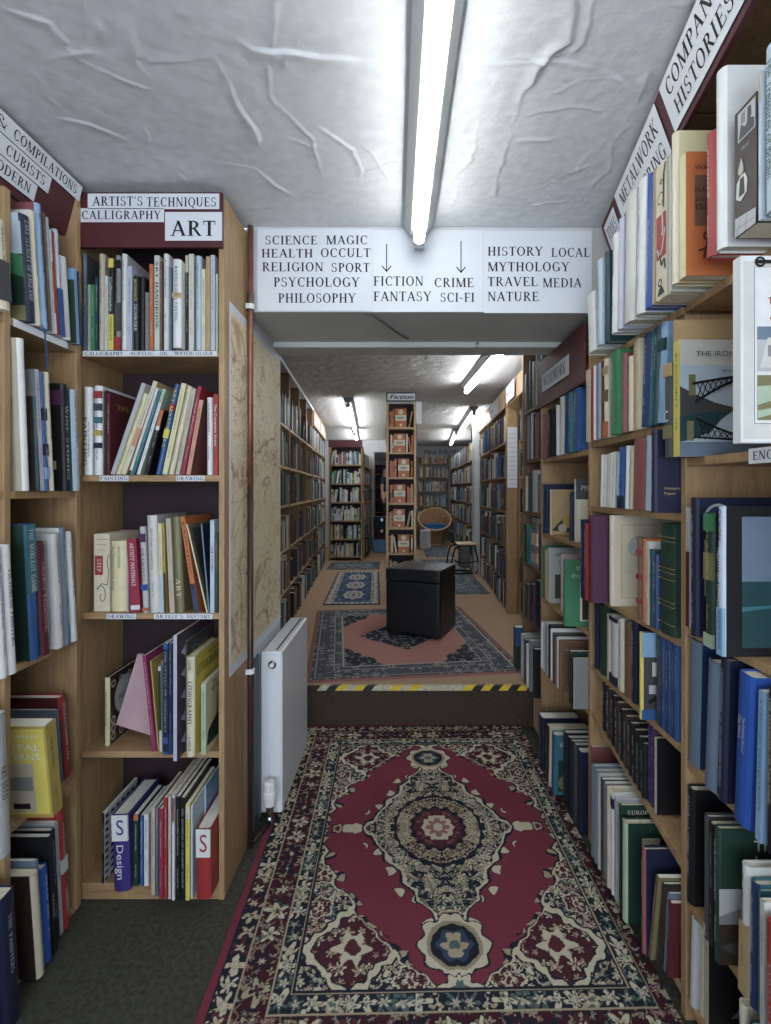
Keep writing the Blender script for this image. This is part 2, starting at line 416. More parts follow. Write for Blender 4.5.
def shelf_row(side, plane, zs, items, shelf, end, group, from_hi, lean=0.0, dmax=0.225, seed=1, zslope=None, dx=0.0, lim=None, top=None):
    """side: 'front' (spines face the camera, plane = depth), 'right' / 'left' (spines face the aisle, plane = x)"""
    n = len(items)
    base = []
    for it in items:
        a, b, ytop, colour = it[:4]; o = it[4] if len(it) > 4 else {}
        e = o.get('dx', dx)
        if side == 'front': s0, s1 = wx(a, plane - e), wx(b, plane - e); Zr = plane - e
        else:
            X = (abs(plane) - e) * (1 if side == 'right' else -1)
            Za, Zb = zat(a, X), zat(b, X)
            s0, s1 = (-Za, -Zb) if side == 'right' else (Za, Zb)
            Zr = Zb if not o.get('far') else Za
        base.append([s0, s1, Zr, ytop, colour, o, e, math.radians(o.get('lean', lean))])
    free = [b for b in base if not b[5].get('free')]
    if lim and free:
        lo, hi = lim
        # room for the tops of leaning books at either end
        l0, h0 = free[0], free[-1]
        lo += 0.25*max(0, -math.sin(l0[7])) ; hi -= 0.25*max(0, math.sin(h0[7]))
        a, b = free[0][0], free[-1][1]
        a2, b2 = max(a, lo), min(b, hi)
        if (a2, b2) != (a, b):
            for r in free: r[0] = a2 + (r[0]-a)*(b2-a2)/(b-a); r[1] = a2 + (r[1]-a)*(b2-a2)/(b-a)
    for attempt in range(10):
        sq = 0.965 ** attempt; placed = []; lay = []; worst = -9
        for (s0, s1, Zr, ytop, colour, o, e, th) in base:
            zz = zs + o.get('dz', 0.0)
            if zslope: zz = zslope((s0 + s1) / 2)
            w = (s1 - s0) * (math.cos(th) if abs(th) > 1e-4 else 1)
            w = max(0.004, w * sq - 0.0008)
            H = o.get('h') or wz(ytop, Zr) - zz
            ct = top if top is not None else 9.0
            H = min(H, ct - zz - .002 - abs(w*math.sin(th)))
            H = H / math.cos(th) if abs(th) > 1e-4 else H
            H = max(0.1, min(H, 0.46))
            if lim and not o.get('free'): s0 = max(s0, lim[0] + (H*max(0, -math.sin(th))))
            tr = 0
            while True:
                zo = zz + 0.0006 + (w * math.sin(th) if th > 0 else 0)
                Q = quad2(s0, zo, th, w, H)
                if not any(sat(Q, P) for P in placed[-9:]): break
                tr += 1
                if tr <= 4: w = max(0.0045, w * 0.9)
                s0 += 0.0012
                if tr > 200: break
            placed.append(Q); lay.append((s0, zo, w, H, th, zz))
            if not o.get('free'): worst = max(worst, max(p[0] for p in Q))
        if not lim or worst <= lim[1] + 1e-4: break
        if lim and attempt >= 3:
            for r in base:
                if not r[5].get('free'): r[0] -= (worst - lim[1]) * .5 * (r[0]-base[0][0])/max(1e-6, base[-1][1]-base[0][0]); r[1] -= (worst - lim[1]) * .5 * (r[1]-base[0][0])/max(1e-6, base[-1][1]-base[0][0])
    else: print('ROW OVERFLOW', shelf, round(worst - lim[1], 4))
    rng = random.Random(seed * 31 + 5)
    for i, ((s0, zo, w, H, th, zz), (_a, _b, Zr, ytop, colour, o, e, _t)) in enumerate(zip(lay, base)):
        d = min(o.get('d', H * 0.72), dmax + e)
        if side == 'front': loc, rz = (s0, plane - e, zo), 0.0
        elif side == 'right': loc, rz = (plane - e, -s0, zo), -math.pi/2
        else: loc, rz = (-(abs(plane) - e), s0, zo), math.pi/2
        bk = make_book(loc, rz, th, w, H, d, o, colour, rng)
        k = n - 1 - i if from_hi else i
        desc = o.get('lab')
        if not desc:
            sz = 'thin ' if w < 0.013 else ('thick ' if w > 0.033 else '')
            nm = 'black' if colour == 'ink' else colour
            desc = f"{sz}{nm} book"
            if o.get('bands'): desc = f"{sz}{nm} book with {o['bands'][0][2].replace('ink', 'black')} band"
            if abs(o.get('lean', 0)) > 4: desc = 'leaning ' + desc
        lb = f"{desc}, {ORD[k]} from {end}, {shelf}"
        if len(re.findall(r"[A-Za-z0-9][A-Za-z0-9'-]*", lb)) > 16: lb = f"{desc}, {shelf}"
        bk['label'] = lb
        bk['group'] = group
        BOOKS.append(bk)
    return placed

# ------------------------------------------------------------------ the art bookcase (spines face the camera)
ZA = 1.585
def c1(x): return 80 + x / 5.14
def row_from(crop_x, crop_y, sc, L):
    out = []
    for it in L:
        a, b, y, c = it[:4]
        out.append((crop_x + a / sc, crop_x + b / sc, crop_y + y / sc, c, it[4] if len(it) > 4 else {}))
    return out

A_SH = [1.742, 1.347, 0.910, 0.470, 0.052]
art1 = row_from(80, 240, 5.14, [
 (14,34,62,'grey blue',{'cov':'dark grey','lab':'grey-blue book with dark plain cover'}), (37,52,230,'pale green'), (53,74,230,'green'), (76,91,190,'dark teal'),
 (93,124,62,'beige',{'tc':'brown'}), (126,143,185,'off-white'),
 (146,174,97,'black',{'bands':[(0,.39,'yellow'),(.9,1,'yellow')],'txt':[('Calligraphy',.8,.42,'white',.5,'s'),('PENMANSHIP',.36,.1,'ink',.4)],'lab':'black and yellow book lettered Calligraphy'}),
 (178,208,80,'grey',{'bands':[(0,.14,'red'),(.86,.95,'black'),(.2,.5,'dark grey')],'lab':'grey book with red foot and black bar'}),
 (212,240,65,'white',{'cov':'light grey','d':.235,'tc':'red'}), (243,268,135,'lavender'),
 (272,304,185,'black',{'txt':[('SIGNWORK',.62,.25,'white',.5),('BUTTERWORTH',.95,.66,'yellow',.42)],'lab':'black book lettered SIGNWORK in white'}),
 (306,334,190,'black',{'t':0}), (337,355,270,'grey'), (358,380,125,'orange',{'cov':'brown'}),
 (384,411,80,'off-white',{'txt':[('HANDBOOK',.72,.22,'ink',.62),('ART',.95,.76,'ink',.5)],'lab':'off-white book with heavy black lettering'}), (413,425,110,'brown'),
 (429,459,65,'white',{'d':.22}), (461,474,140,'grey blue'),
 (477,522,100,'white',{'dx':.03,'cov':'off-white','txt':[('WATERCOLOUR & PAINTING',.92,.3,'dark grey',.36)],'bands':[(.56,.62,'tan')],'lab':'thick white book with small tan mark'}),
 (527,553,80,'black',{'bands':[(.82,1,'beige')]}), (557,592,68,'off-white',{'tc':'olive'}), (597,627,82,'pale blue'), (629,649,150,'cream'), (652,673,85,'tan',{'tc':'brown'}),
 (676,699,78,'lavender',{'tc':'grey blue'}), (702,714,175,'pale green')])
shelf_row('front', ZA, A_SH[0], art1, 'top shelf under ART', 'pipe end', 'books on the top shelf of the art bookcase', True, seed=1, lim=(-1.004,-.577), top=2.05)

art2 = row_from(80, 370, 5.14, [
 (4,50,88,'white',{'txt':[('PAINTING',.66,.1,'dark grey',.42,'',.08),('WITH CONFIDENCE',.6,.2,'dark grey',.2,'',.62)],'lab':'thick white book lettered PAINTING'}),
 (60,104,82,'white',{'bands':[(.86,.94,'red'),(.72,.8,'dark grey'),(.58,.65,'teal'),(.44,.5,'mustard'),(.3,.36,'navy')],'art':[('r',.45,.25,.98,.75,'teal'),('r',.2,.1,.8,.22,'purple')],'lab':'white book with small coloured pictures down its spine'}),
 (113,126,105,'dark brown',{'tc':'gold'}), (128,147,118,'maroon',{'art':[('t','THE',.2,.6,.82,.88,'gold','')]}),
 (148,172,72,'light grey',{'lean':19,'cov':'white','lab':'leaning light grey book with bare spine','t':0}), (174,204,125,'pale yellow',{'lean':19,'tc':'ink','lab':'leaning pale yellow book, closely printed spine'}),
 (206,232,62,'cream',{'lean':19,'bands':[(.3,.5,'salmon')],'cov':'tan','lab':'leaning cream book with salmon patch'}), (233,255,95,'white',{'lean':18,'bands':[(0,.05,'ink')],'lab':'leaning white book with black foot'}), (256,276,110,'teal',{'lean':18}), (278,306,100,'white',{'lean':17,'cov':'pale green','bands':[(.84,1,'pale green')],'lab':'leaning white book, green-topped spine'}),
 (318,350,205,'black',{'lean':14,'bands':[(.74,.99,'orange'),(.68,.74,'white')],'lab':'short black leaning book with orange head'}), (384,414,75,'blue',{'lean':12,'txt':[('ART MATERIALS',.95,.3,'yellow',.5)],'bands':[(.4,.5,'yellow'),(.7,.78,'red')],'lab':'leaning blue book with yellow and red marks'}),
 (421,449,72,'pale yellow',{'lean':12}), (452,482,86,'cream',{'lean':12,'tc':'olive'}), (485,515,100,'beige',{'lean':11,'tc':'dark green'}),
 (520,540,86,'crimson',{'lean':11,'cov':'red'}), (544,573,156,'salmon',{'lean':10,'cov':'brown','art':[('p',((.1,.0),(.95,.0),(.95,.6),(.4,.9),(.1,.8)),'rose')],'lab':'leaning salmon book with brown cover'}),
 (656,687,142,'white',{'cov':'lavender'}), (691,716,125,'red',{'txt':[('The Complete Artist',.88,.36,'white',.5,'s')],'lab':'red book lettered The Complete Artist'})])
shelf_row('front', ZA, A_SH[1], art2, 'second shelf under ART', 'pipe end', 'books on the second shelf of the art bookcase', True, seed=2, lim=(-1.004,-.577), top=A_SH[0]-.021)

art3 = row_from(80, 505, 5.14, [
 (72,154,150,'cream',{'dx':-.02,'k':'p','sart':[('p',((.06,.47),(.58,.47),(.58,.72),(.06,.72)),'red'),('l',[(.5+(.44-.036*k)*math.cos(2.4-k*.62)*.8,.2+(.44-.036*k)*math.sin(2.4-k*.62)*.34) for k in range(12)][::-1] + [(.2,.28),(.5,.36),(.86,.34),(.95,.5),(.85,.66),(.97,.74)],.045,'ink'),('l',[(.2,.93),(.9,.93)],.03,'brown'),('l',[(.2,.86),(.8,.86)],.03,'brown'),('l',[(.2,.79),(.7,.79)],.02,'brown')],'txt':[('STEP',.68,.51,'white',.26,'',.2)],'lab':'broad cream spine with red label and black swirl'}),
 (159,238,185,'pale yellow',{'dx':-.02,'txt':[('The Materials of the Artist',.93,.3,'olive',.2,'s',.1),('MAX DOERNER',.92,.62,'olive',.16,'',.5)],'lab':'broad pale yellow spine with small olive print'}),
 (241,252,220,'pink',{'dx':-.01}),
 (262,318,175,'crimson',{'lean':-3.5,'k':'p','txt':[("ARTISTS' MATERIALS",.94,.36,'white',.42,'s')],'bands':[(.04,.1,'white')],'lab':"crimson book lettered ARTISTS' MATERIALS"}),
 (324,356,113,'light grey',{'lean':-2.5,'bands':[(.82,.92,'purple'),(.26,.33,'bright blue'),(.02,.06,'orange')],'txt':[('DRAWINGS',.75,.36,'dark grey',.5)],'lab':'light grey book with purple and blue dots'}),
 (362,414,55,'off-white',{'lean':-2,'cov':'light grey','d':.23,'t':1,'tc':'olive'}), (416,436,96,'pale yellow',{'lean':-1.5,'bands':[(0,.42,'pale blue')],'lab':'pale yellow book with pale blue foot'}), (438,450,96,'mustard',{'lean':-1.5,'bands':[(.0,.45,'dark brown')]}),
 (466,492,70,'beige',{'lean':-2.5,'tc':'olive'}), (498,540,62,'olive',{'lean':-2.5,'txt':[('ART',.36,.16,'cream',.62)],'lab':'olive book with large cream letters'}),
 (562,600,62,'orange',{'lean':-8.5,'bands':[(0,.25,'dark blue'),(.25,.3,'navy')],'txt':[('PAINTING',.95,.4,'maroon',.4)],'lab':'orange book leaning back, dark blue foot'}),
 (621,634,100,'cream',{'lean':-13,'cov':'olive','art':[('r',.1,.3,.9,.95,'dark grey')],'lab':'thin cream book leaning steeply'}), (637,648,98,'grey blue',{'lean':-5,'cov':'navy'}),
 (652,686,78,'pale blue',{'txt':[('THE FIGURE',.72,.44,'dark blue',.42)],'lab':'pale blue book lettered THE FIGURE'}), (692,716,138,'dark green',{'tc':'gold'})])
shelf_row('front', ZA, A_SH[2], art3, 'third shelf under ART', 'pipe end', 'books on the third shelf of the art bookcase', True, seed=3, lim=(-1.004,-.577), top=A_SH[1]-.021)

art4 = row_from(85, 625, 5.14, [
 (98,126,272,'pale yellow',{'dx':-.035,'cov':'dark brown','d':.19,'txt':[('PATTERN DESIGN',.8,.3,'olive',.42)],'art':[('c',.5,.62,.34,'light grey'),('t','DESIGN',.3,.7,.58,.64,'ink','')] + [('c',u,v,.07,'beige',.6) for u in (.12,.37,.63,.88) for v in (.1,.22,.34,.88)],'lab':'pale yellow book with patterned brown cover'}),
 (346,366,160,'magenta',{'lean':-6,'cov':'magenta'}), (370,380,185,'mustard',{'lean':-5,'dx':-.01}),
 (383,398,215,'off-white',{'lean':-1,'bands':[(.25,.95,'dark green')],'lab':'thin off-white book with dark green panel'}),
 (402,426,96,'blue',{'dx':.02,'cov':'teal','bands':[(.16,.95,'navy'),(0.03,.1,'navy')],'txt':[('THE STYLES OF ORNAMENT',.93,.2,'light grey',.36)],'lab':'blue book lettered with framed ORNAMENT panel'}),
 (430,450,96,'dark blue',{'dx':.02,'bands':[(.2,.95,'navy')],'lab':'dark blue book with navy panel'}),
 (454,474,55,'lavender',{'dx':.055,'k':'p','cov':'purple','d':.26,'t':0,'art':[('r',.06,0,.5,1,'dark grey')] + [('p',((.1,v),(.3,v+.07),(.5,v),(.3,v-.07)),'lavender') for v in (.12,.3,.48,.66,.84)],'lab':'tall lavender book jutting out'}),
 (500,511,85,'dark grey',{'dx':.0,'cov':'dark grey','d':.22,'art':[('t','Castle',.2,.8,.86,.92,'light grey','s')]}),
 (519,563,165,'cream',{'dx':.03,'cov':'yellow','d':.22,'txt':[('LITHOGRAPHY',.76,.32,'ink',.46),('STONE',.97,.86,'ink',.36),('FABER',.2,.06,'ink',.3)],'art':[('t','LITHOGRAPHY',.08,1.0,.79,.88,'ink',''),('t','THE ART OF',.5,.95,.92,.95,'dark grey','')],'lab':'cream book lettered LITHOGRAPHY, yellow cover'}),
 (597,622,302,'pale green',{'dx':.02,'cov':'pale yellow','d':.19,'art':[('t','THE LAKE',.3,.8,.9,.95,'ink',''),('t','OF ENGINES',.25,.95,.8,.87,'ink',''),('p',((.05,.1),(.95,.05),(.95,.3),(.7,.34),(.55,.4),(.52,.7),(.48,.4),(.3,.36),(.1,.3)),'dark green'),('l',.5,.36,.5,.74,.02,'ink'),('l',.66,.3,.66,.6,.02,'ink')],'lab':'pale green book with a sailing ship on its cover'})])
shelf_row('front', ZA, A_SH[3], art4, 'fourth shelf under ART', 'pipe end', 'books on the fourth shelf of the art bookcase', True, seed=4, lim=(-1.004,-.577), top=A_SH[2]-.021, dmax=.22)
# the pink-white book that leans across the shelf with its cover to the aisle
pk = make_book((wx(109, 1.62), 1.618, A_SH[3] + .052), -math.pi/2, 0.0, 0.012, .245, .125, {'k':'p','t':0,'art':[('t','PAUL',.45,.7,.80,.825,'grey',''),('t','HOLIDAY',.38,.8,.755,.78,'grey','')]}, 'pink', random.Random(3))
pk.matrix_world = Matrix.Translation((wx(106.0, 1.60), 1.668, A_SH[3] + .0525)) @ Matrix.Rotation(math.radians(17), 4, 'Y') @ Matrix.Rotation(-math.pi/2, 4, 'Z')
tag(pk, 'pale pink book leaning sideways with its plain cover showing, fourth shelf under ART', 'book', 'books on the fourth shelf of the art bookcase'); BOOKS.append(pk)

art5 = row_from(85, 755, 4.535, [
 (76,90,265,'black',{'dx':.0,'cov':'white','d':.22,'side':'hi','art':[('r',u/7+.02,v/10+.01,u/7+.1,v/10+.06,'ink') for u in range(7) for v in range(10)] + [('l',u/7+.01,v/10+.01,u/7+.12,v/10+.09,.015,'grey blue') for u in range(7) for v in range(10)],'lab':'black book with checkered cover'}),
 (136,216,272,'violet',{'lean':-1.5,'dx':.03,'wp':1,'bands':[(.66,1,'white')],'txt':[('Design',.62,.16,'white',.42,'s'),('S',.94,.74,'violet',.5,'us')],'d':.2,'lab':'thick violet book lettered Design'}),
 (226,260,272,'dark green',{'dx':.01,'bands':[(.92,1,'orange')],'lab':'dark green book with orange head'}), (264,281,275,'blue',{'dx':.01}), (284,306,270,'white',{'dx':0.01}),
 (322,340,235,'beige',{'dx':.045}), (344,356,245,'grey blue',{'dx':.05,'bands':[(0,.8,'teal')],'lab':'grey-blue book with teal foot'}), (360,380,245,'crimson',{'dx':.06}), (383,402,195,'red',{'dx':.06}),
 (406,418,190,'off-white',{'dx':.06}), (424,437,185,'white',{'dx':.065,'bands':[(.75,.98,'rose')],'lab':'thin white book with rose head'}), (442,463,190,'black',{'dx':.065}), (466,487,195,'ink',{'dx':.065,'txt':[('THE BUSINESS OF GRAPHIC DESIGN',.9,.12,'light grey',.4)],'lab':'black book with long white title'}), (490,511,225,'yellow',{'dx':.065,'bands':[(.85,.98,'off-white')],'lab':'yellow book with off-white head'}),
 (514,524,230,'pale blue',{'dx':.06}), (527,537,140,'pale blue',{'dx':-.03,'lean':0,'cov':'light blue','art':[('t','ARTWORK',.1,.7,.5,.62,'navy','')],'lab':'tall pale blue book behind the red one'}),
 (541,613,335,'red',{'dx':.06,'wp':1,'bands':[(.6,1,'white')],'txt':[('S',.93,.68,'red',.55,'us')],'d':.2,'lab':'thick red book with white head and red mark'})])
shelf_row('front', ZA, A_SH[4], art5, 'bottom shelf under ART', 'pipe end', 'books on the bottom shelf of the art bookcase', True, seed=5, lim=(-1.004,-.577), top=A_SH[3]-.021, dmax=.2)

# ------------------------------------------------------------------ the side bookcase on the near left (spines face the aisle)
XL = -1.0
def L(items): return items
left1n = [(1,13,229,'cream',{'lean':-5,'cov2':'cream','bands':[(.1,.55,'dark grey')],'lab':'cream book with dark panel'})]
left1 = [ (20,33,222,'navy',{'lean':-5,'cov2':'pale blue','side':'lo','art':[('r',0,0,1,.92,'dark green'),('r',.2,.62,1,.92,'pale blue'),('p',((0,.3),(.6,.5),(1,.4),(1,.6),(.5,.7),(0,.6)),'green'),('r',0,0,1,.14,'olive')],'txt':[('LAKE SCENERY OF ENGLAND',.95,.2,'pale blue',.45)],'lab':'navy book with green landscape cover'}),
 (34,40,217,'cream',{'lean':-5,'cov2':'white','ribbon':1,'lab':'cream book with hanging blue ribbon'}), (41,48,212,'light blue',{'lean':-5,'cov2':'rose'}), (49,52,219,'brown',{'lean':-5}), (53,55.5,224,'pale blue',{'lean':-5}),
 (56,58,236,'white',{'lean':-5,'bands':[(.2,.7,'orange')]}), (58.5,61,238,'red',{'lean':-5}), (62,67,238,'lavender',{'lean':-5,'bands':[(0,.45,'blue')]}), (68,76,266,'white',{'lean':-5,'t':0,'dx':.01}),
 (77,79.5,284,'dark green',{'lean':-4}), (80,85,276,'light blue',{'lean':-4}), (85.5,87.5,278,'dark blue',{'lean':-4})]
shelf_row('left', XL, 1.745, left1n, 'top shelf before the side post', 'corner', 'books on the top shelf of the left side bookcase', True, seed=60, dx=.02, lim=(1.0,1.262), top=2.085)
shelf_row('left', XL, 1.745, left1, 'top shelf under CUBISTS', 'corner', 'books on the top shelf of the left side bookcase', True, seed=6, dx=.02, lim=(1.288,1.543), top=2.085)
left2 = [(24,31,343,'white',{'lean':-3,'cov2':'beige','d':.225,'t':0,'lab':'tall white book with plain beige cover'}),
 (37,40,398,'teal',{'lean':-3,'cov2':'dark brown'}), (40.5,46.5,373,'lavender',{'lean':-4,'cov2':'brown','side':'lo','art':[('r',0,.62,1,1,'grey'),('r',0,.45,1,.62,'tan'),('r',.1,.1,.9,.4,'dark brown')],'lab':'lavender book with brown picture cover'}), (47,51.5,376,'blue',{'lean':-4,'bands':[(.6,.7,'navy'),(.3,.4,'navy'),(.1,.2,'light blue')]}), (52,57,376,'cream',{'lean':-4}),
 (67,73,387,'black',{'lean':-2.5,'cov2':'black','side':'lo','art':[('r',0,.8,1,.94,'purple'),('r',.35,.35,.7,.48,'cream'),('r',.3,.2,.9,.28,'off-white')],'txt':[('WINE STORIES',.8,.1,'light grey',.5)],'lab':'black book with purple band on its cover'}), (77,83.5,393,'pale blue',{'lean':-3,'cov2':'teal','tc':'dark teal','lab':'pale blue book with teal cover'})]
shelf_row('left', XL, 1.297, left2, 'second shelf under CUBISTS', 'corner', 'books on the second shelf of the left side bookcase', True, seed=7, dx=.015, lim=(1.288,1.543), top=1.722)
left3n = [(1,9,546,'white',{'lean':-4,'dx':.04}), (10,18,544,'white',{'lean':-4,'dx':.04,'txt':[('VICTORIAN PAINTERS',.82,.22,'ink',.42)],'lab':'white book lettered VICTORIAN PAINTERS'})]
left3 = [ (32,41,524,'blue',{'lean':-4,'cov2':'dark green','d':.22,'txt':[('THE NOBLEST GAME',.97,.5,'white',.46)],'bands':[(.5,1,'teal')],'lab':'blue book lettered THE NOBLEST GAME'}),
 (42.5,51,541,'maroon',{'lean':-4,'cov2':'blue','txt':[('CALDWELL WATERCOLORS',.82,.2,'pink',.42)],'lab':'maroon book lettered WATERCOLORS'}),
 (58,65,533,'off-white',{'lean':-4,'cov2':'white','side':'lo','art':[('p',((.0,.95),(.5,.8),(.9,.95),(.8,.6),(.4,.5),(.1,.7)),'dark grey'),('p',((.1,.6),(.6,.7),(.9,.55),(.5,.42),(.2,.45)),'ink'),('r',.0,.1,.5,.4,'light grey'),('l',.3,.5,.5,.2,.03,'ink')],'lab':'off-white book with black ink picture'}),
 (66,71.5,527,'grey blue',{'lean':-4,'cov2':'white'}), (73,78.5,531,'white',{'lean':-5})]
shelf_row('left', XL, 0.843, left3n, 'third shelf before the side post', 'corner', 'books on the third shelf of the left side bookcase', True, seed=61, dx=.02, lim=(1.0,1.262), top=1.275)
shelf_row('left', XL, 0.843, left3, 'third shelf under CUBISTS', 'corner', 'books on the third shelf of the left side bookcase', True, seed=8, dx=.02, lim=(1.288,1.543), top=1.275)
left4 = [(49,60,722,'mustard',{'lean':-7,'dx':.085,'h':.255,'k':'p','cov2':'mustard','side':'lo','d':.2,'art':[('r',.06,.04,.97,.97,'yellow'),('r',.12,.06,.8,.6,'beige'),('r',.4,.3,.78,.45,'grey'),('t','DIGITAL',.22,.92,.74,.81,'white','s'),('t','PATTERNS',.2,.9,.64,.71,'white','s'),('t','classic',.5,.9,.88,.92,'white','s'),('r',.5,.1,.72,.16,'ink')],'lab':'thick yellow book jutting over the shelf edge'}),
 (58,60,716,'white',{'lean':-6}), (61,63,706,'grey blue',{'lean':-6}), (63.4,64.6,718,'navy',{'lean':-6}), (65,73,690,'red',{'lean':-7,'cov2':'maroon','txt':[('UNDERSTANDING LACE',.92,.2,'white',.42)],'lab':'tall red book leaning beside yellow one'})]
shelf_row('left', XL, 0.435, left4, 'fourth shelf under CUBISTS', 'corner', 'books on the fourth shelf of the left side bookcase', True, seed=9, dx=.0, lim=(1.288,1.543), top=0.821)
bk = [( -1, 13, 726, 'light grey', {'lean':-3,'dx':.07,'h':.34,'cov2':'dark grey','txt':[('ART DECO',.64,.4,'ink',.42)],'lab':'light grey book lettered ART DECO'})]
shelf_row('left', XL, 0.437, bk, 'fourth shelf before the side post', 'corner', 'books on the fourth shelf of the left side bookcase', True, seed=10, lim=(1.0,1.262))
left5n = [(-8,2,908,'dark teal',{'lean':-4,'dx':.06,'h':.33}), (6,24,900,'navy',{'lean':-4,'dx':.07,'h':.33,'txt':[('THE PAINTERS',.85,.4,'pale blue',.2)],'lab':'thick navy book with pale letters'})]
left5 = [(33,44,895,'cream',{'lean':-5,'dx':.05,'h':.29,'cov2':'dark brown','t':0,'lab':'cream-edged book with dark brown cover'}),
 (43,47,862,'grey blue',{'lean':-5,'dx':.04,'h':.31}), (48,58,862,'bright blue',{'lean':-4,'dx':.04,'h':.27}), (59.5,65,838,'black',{'lean':-4,'dx':.04,'h':.34,'txt':[('BACON',.5,.3,'light grey',.4)],'lab':'tall black book with one white word'}), (66,71,838,'navy',{'lean':-4,'dx':.02,'h':.33,'wp':1}),
 (72,76,830,'light grey',{'lean':-4,'dx':.02,'h':.34,'wp':1}), (77,85,815,'red',{'lean':-4,'dx':.02,'h':.36,'bands':[(.48,.6,'off-white')],'lab':'tall red book with white label'}), (87,89,826,'white',{'lean':-6,'dx':-.02,'h':.33})]
shelf_row('left', XL, 0.012, left5n, 'floor row before the side post', 'corner', 'books standing on the floor below the left side bookcase', True, seed=62, dx=.02, lim=(1.0,1.262), top=.413)
shelf_row('left', XL, 0.012, left5, 'floor row under CUBISTS', 'corner', 'books standing on the floor below the left side bookcase', True, seed=11, lim=(1.288,1.543), top=0.413)

# ------------------------------------------------------------------ the right wall: bay A (nearest), B, C (by the step), D (past the step)
XR = 0.70
E = 'step end'
# bay A ---------------------------------------------------------------
A1 = [(671,677,158,'cream',{'cov':'pale yellow','h':.335,'d':.2,'t':0,'lab':'pale yellow book behind the orange cover'}),
 (679.5,686,178,'pale yellow',{'cov':'orange','h':.265,'d':.19,'k':'p','t':0,'art':[('t','WATER',.1,.4,.85,.895,'ink','s'),('r',.1,.4,.745,.81,'brown'),('t','HAND',.1,.36,.67,.715,'ink','s'),('t','and',.1,.27,.6,.64,'ink','s'),('t','ISLE',.1,.34,.53,.575,'ink','s'),('l',.2,.14,.26,.36,.018,'dark brown'),('l',.26,.36,.36,.14,.018,'dark brown'),('l',.14,.2,.36,.26,.018,'dark brown'),('c',.24,.32,.05,'dark brown',.6)],'lab':'orange paper book with dark title'}),
 (706,714,172,'red',{'h':.245,'lab':'glossy red book beside orange cover','d':.19}),
 (715,725,70,'white',{'cov':'white','h':.345,'d':.235,'t':0,'art':[('t','WORKS',.55,.8,.82,.85,'grey','')],'lab':'very tall white book'}),
 (735,757,122,'dark brown',{'h':.225,'k':'p','d':.16,'sart':[('p',((.16,.74),(.96,.74),(.96,.97),(.16,.97)),'light grey'),('p',((.2,.75),(.92,.75),(.92,.82),(.7,.86),(.5,.82),(.3,.87)),'dark grey'),('p',((.3,.86),(.5,.86),(.5,.95),(.3,.95)),'grey'),('p',((.6,.84),(.8,.86),(.78,.94),(.62,.95)),'dark grey'),('p',((0.02,0),(.98,0),(.98,.12),(.02,.15)),'light grey'),('l',[(.1,.0),(.3,.13)],.03,'grey'),('l',[(.5,.0),(.6,.12)],.03,'grey'),('l',[(.05,.06),(.95,.05)],.03,'grey'),('p',((.08,.3),(.3,.26),(.6,.3),(.62,.4),(.5,.46),(.3,.46),(.12,.42)),'off-white'),('p',((.22,.3),(.5,.3),(.46,.44),(.28,.44)),'ink'),('c',.32,.5,.13,'beige'),('p',((.2,.52),(.34,.6),(.44,.52)),'light grey')],'txt':[('TALES',.68,.655,'light grey',.35,'u')],'lab':'dark brown book with photographs on its spine'}),
 (758.5,762,112,'pale blue',{'h':.25,'bands':[(.8,1,'beige')]}), (764,780,90,'pale blue',{'h':.275,'txt':[('The Treasures of Britain',.92,.2,'dark teal',.42,'s')],'lab':'pale blue book with teal lettering'}),]
shelf_row('right', XR, 1.757, A1, 'top shelf under COMPANY HISTORIES', E, 'books on the top shelf under COMPANY HISTORIES', False, seed=21, lim=(-1.137,-.575), top=2.1, dx=.09)
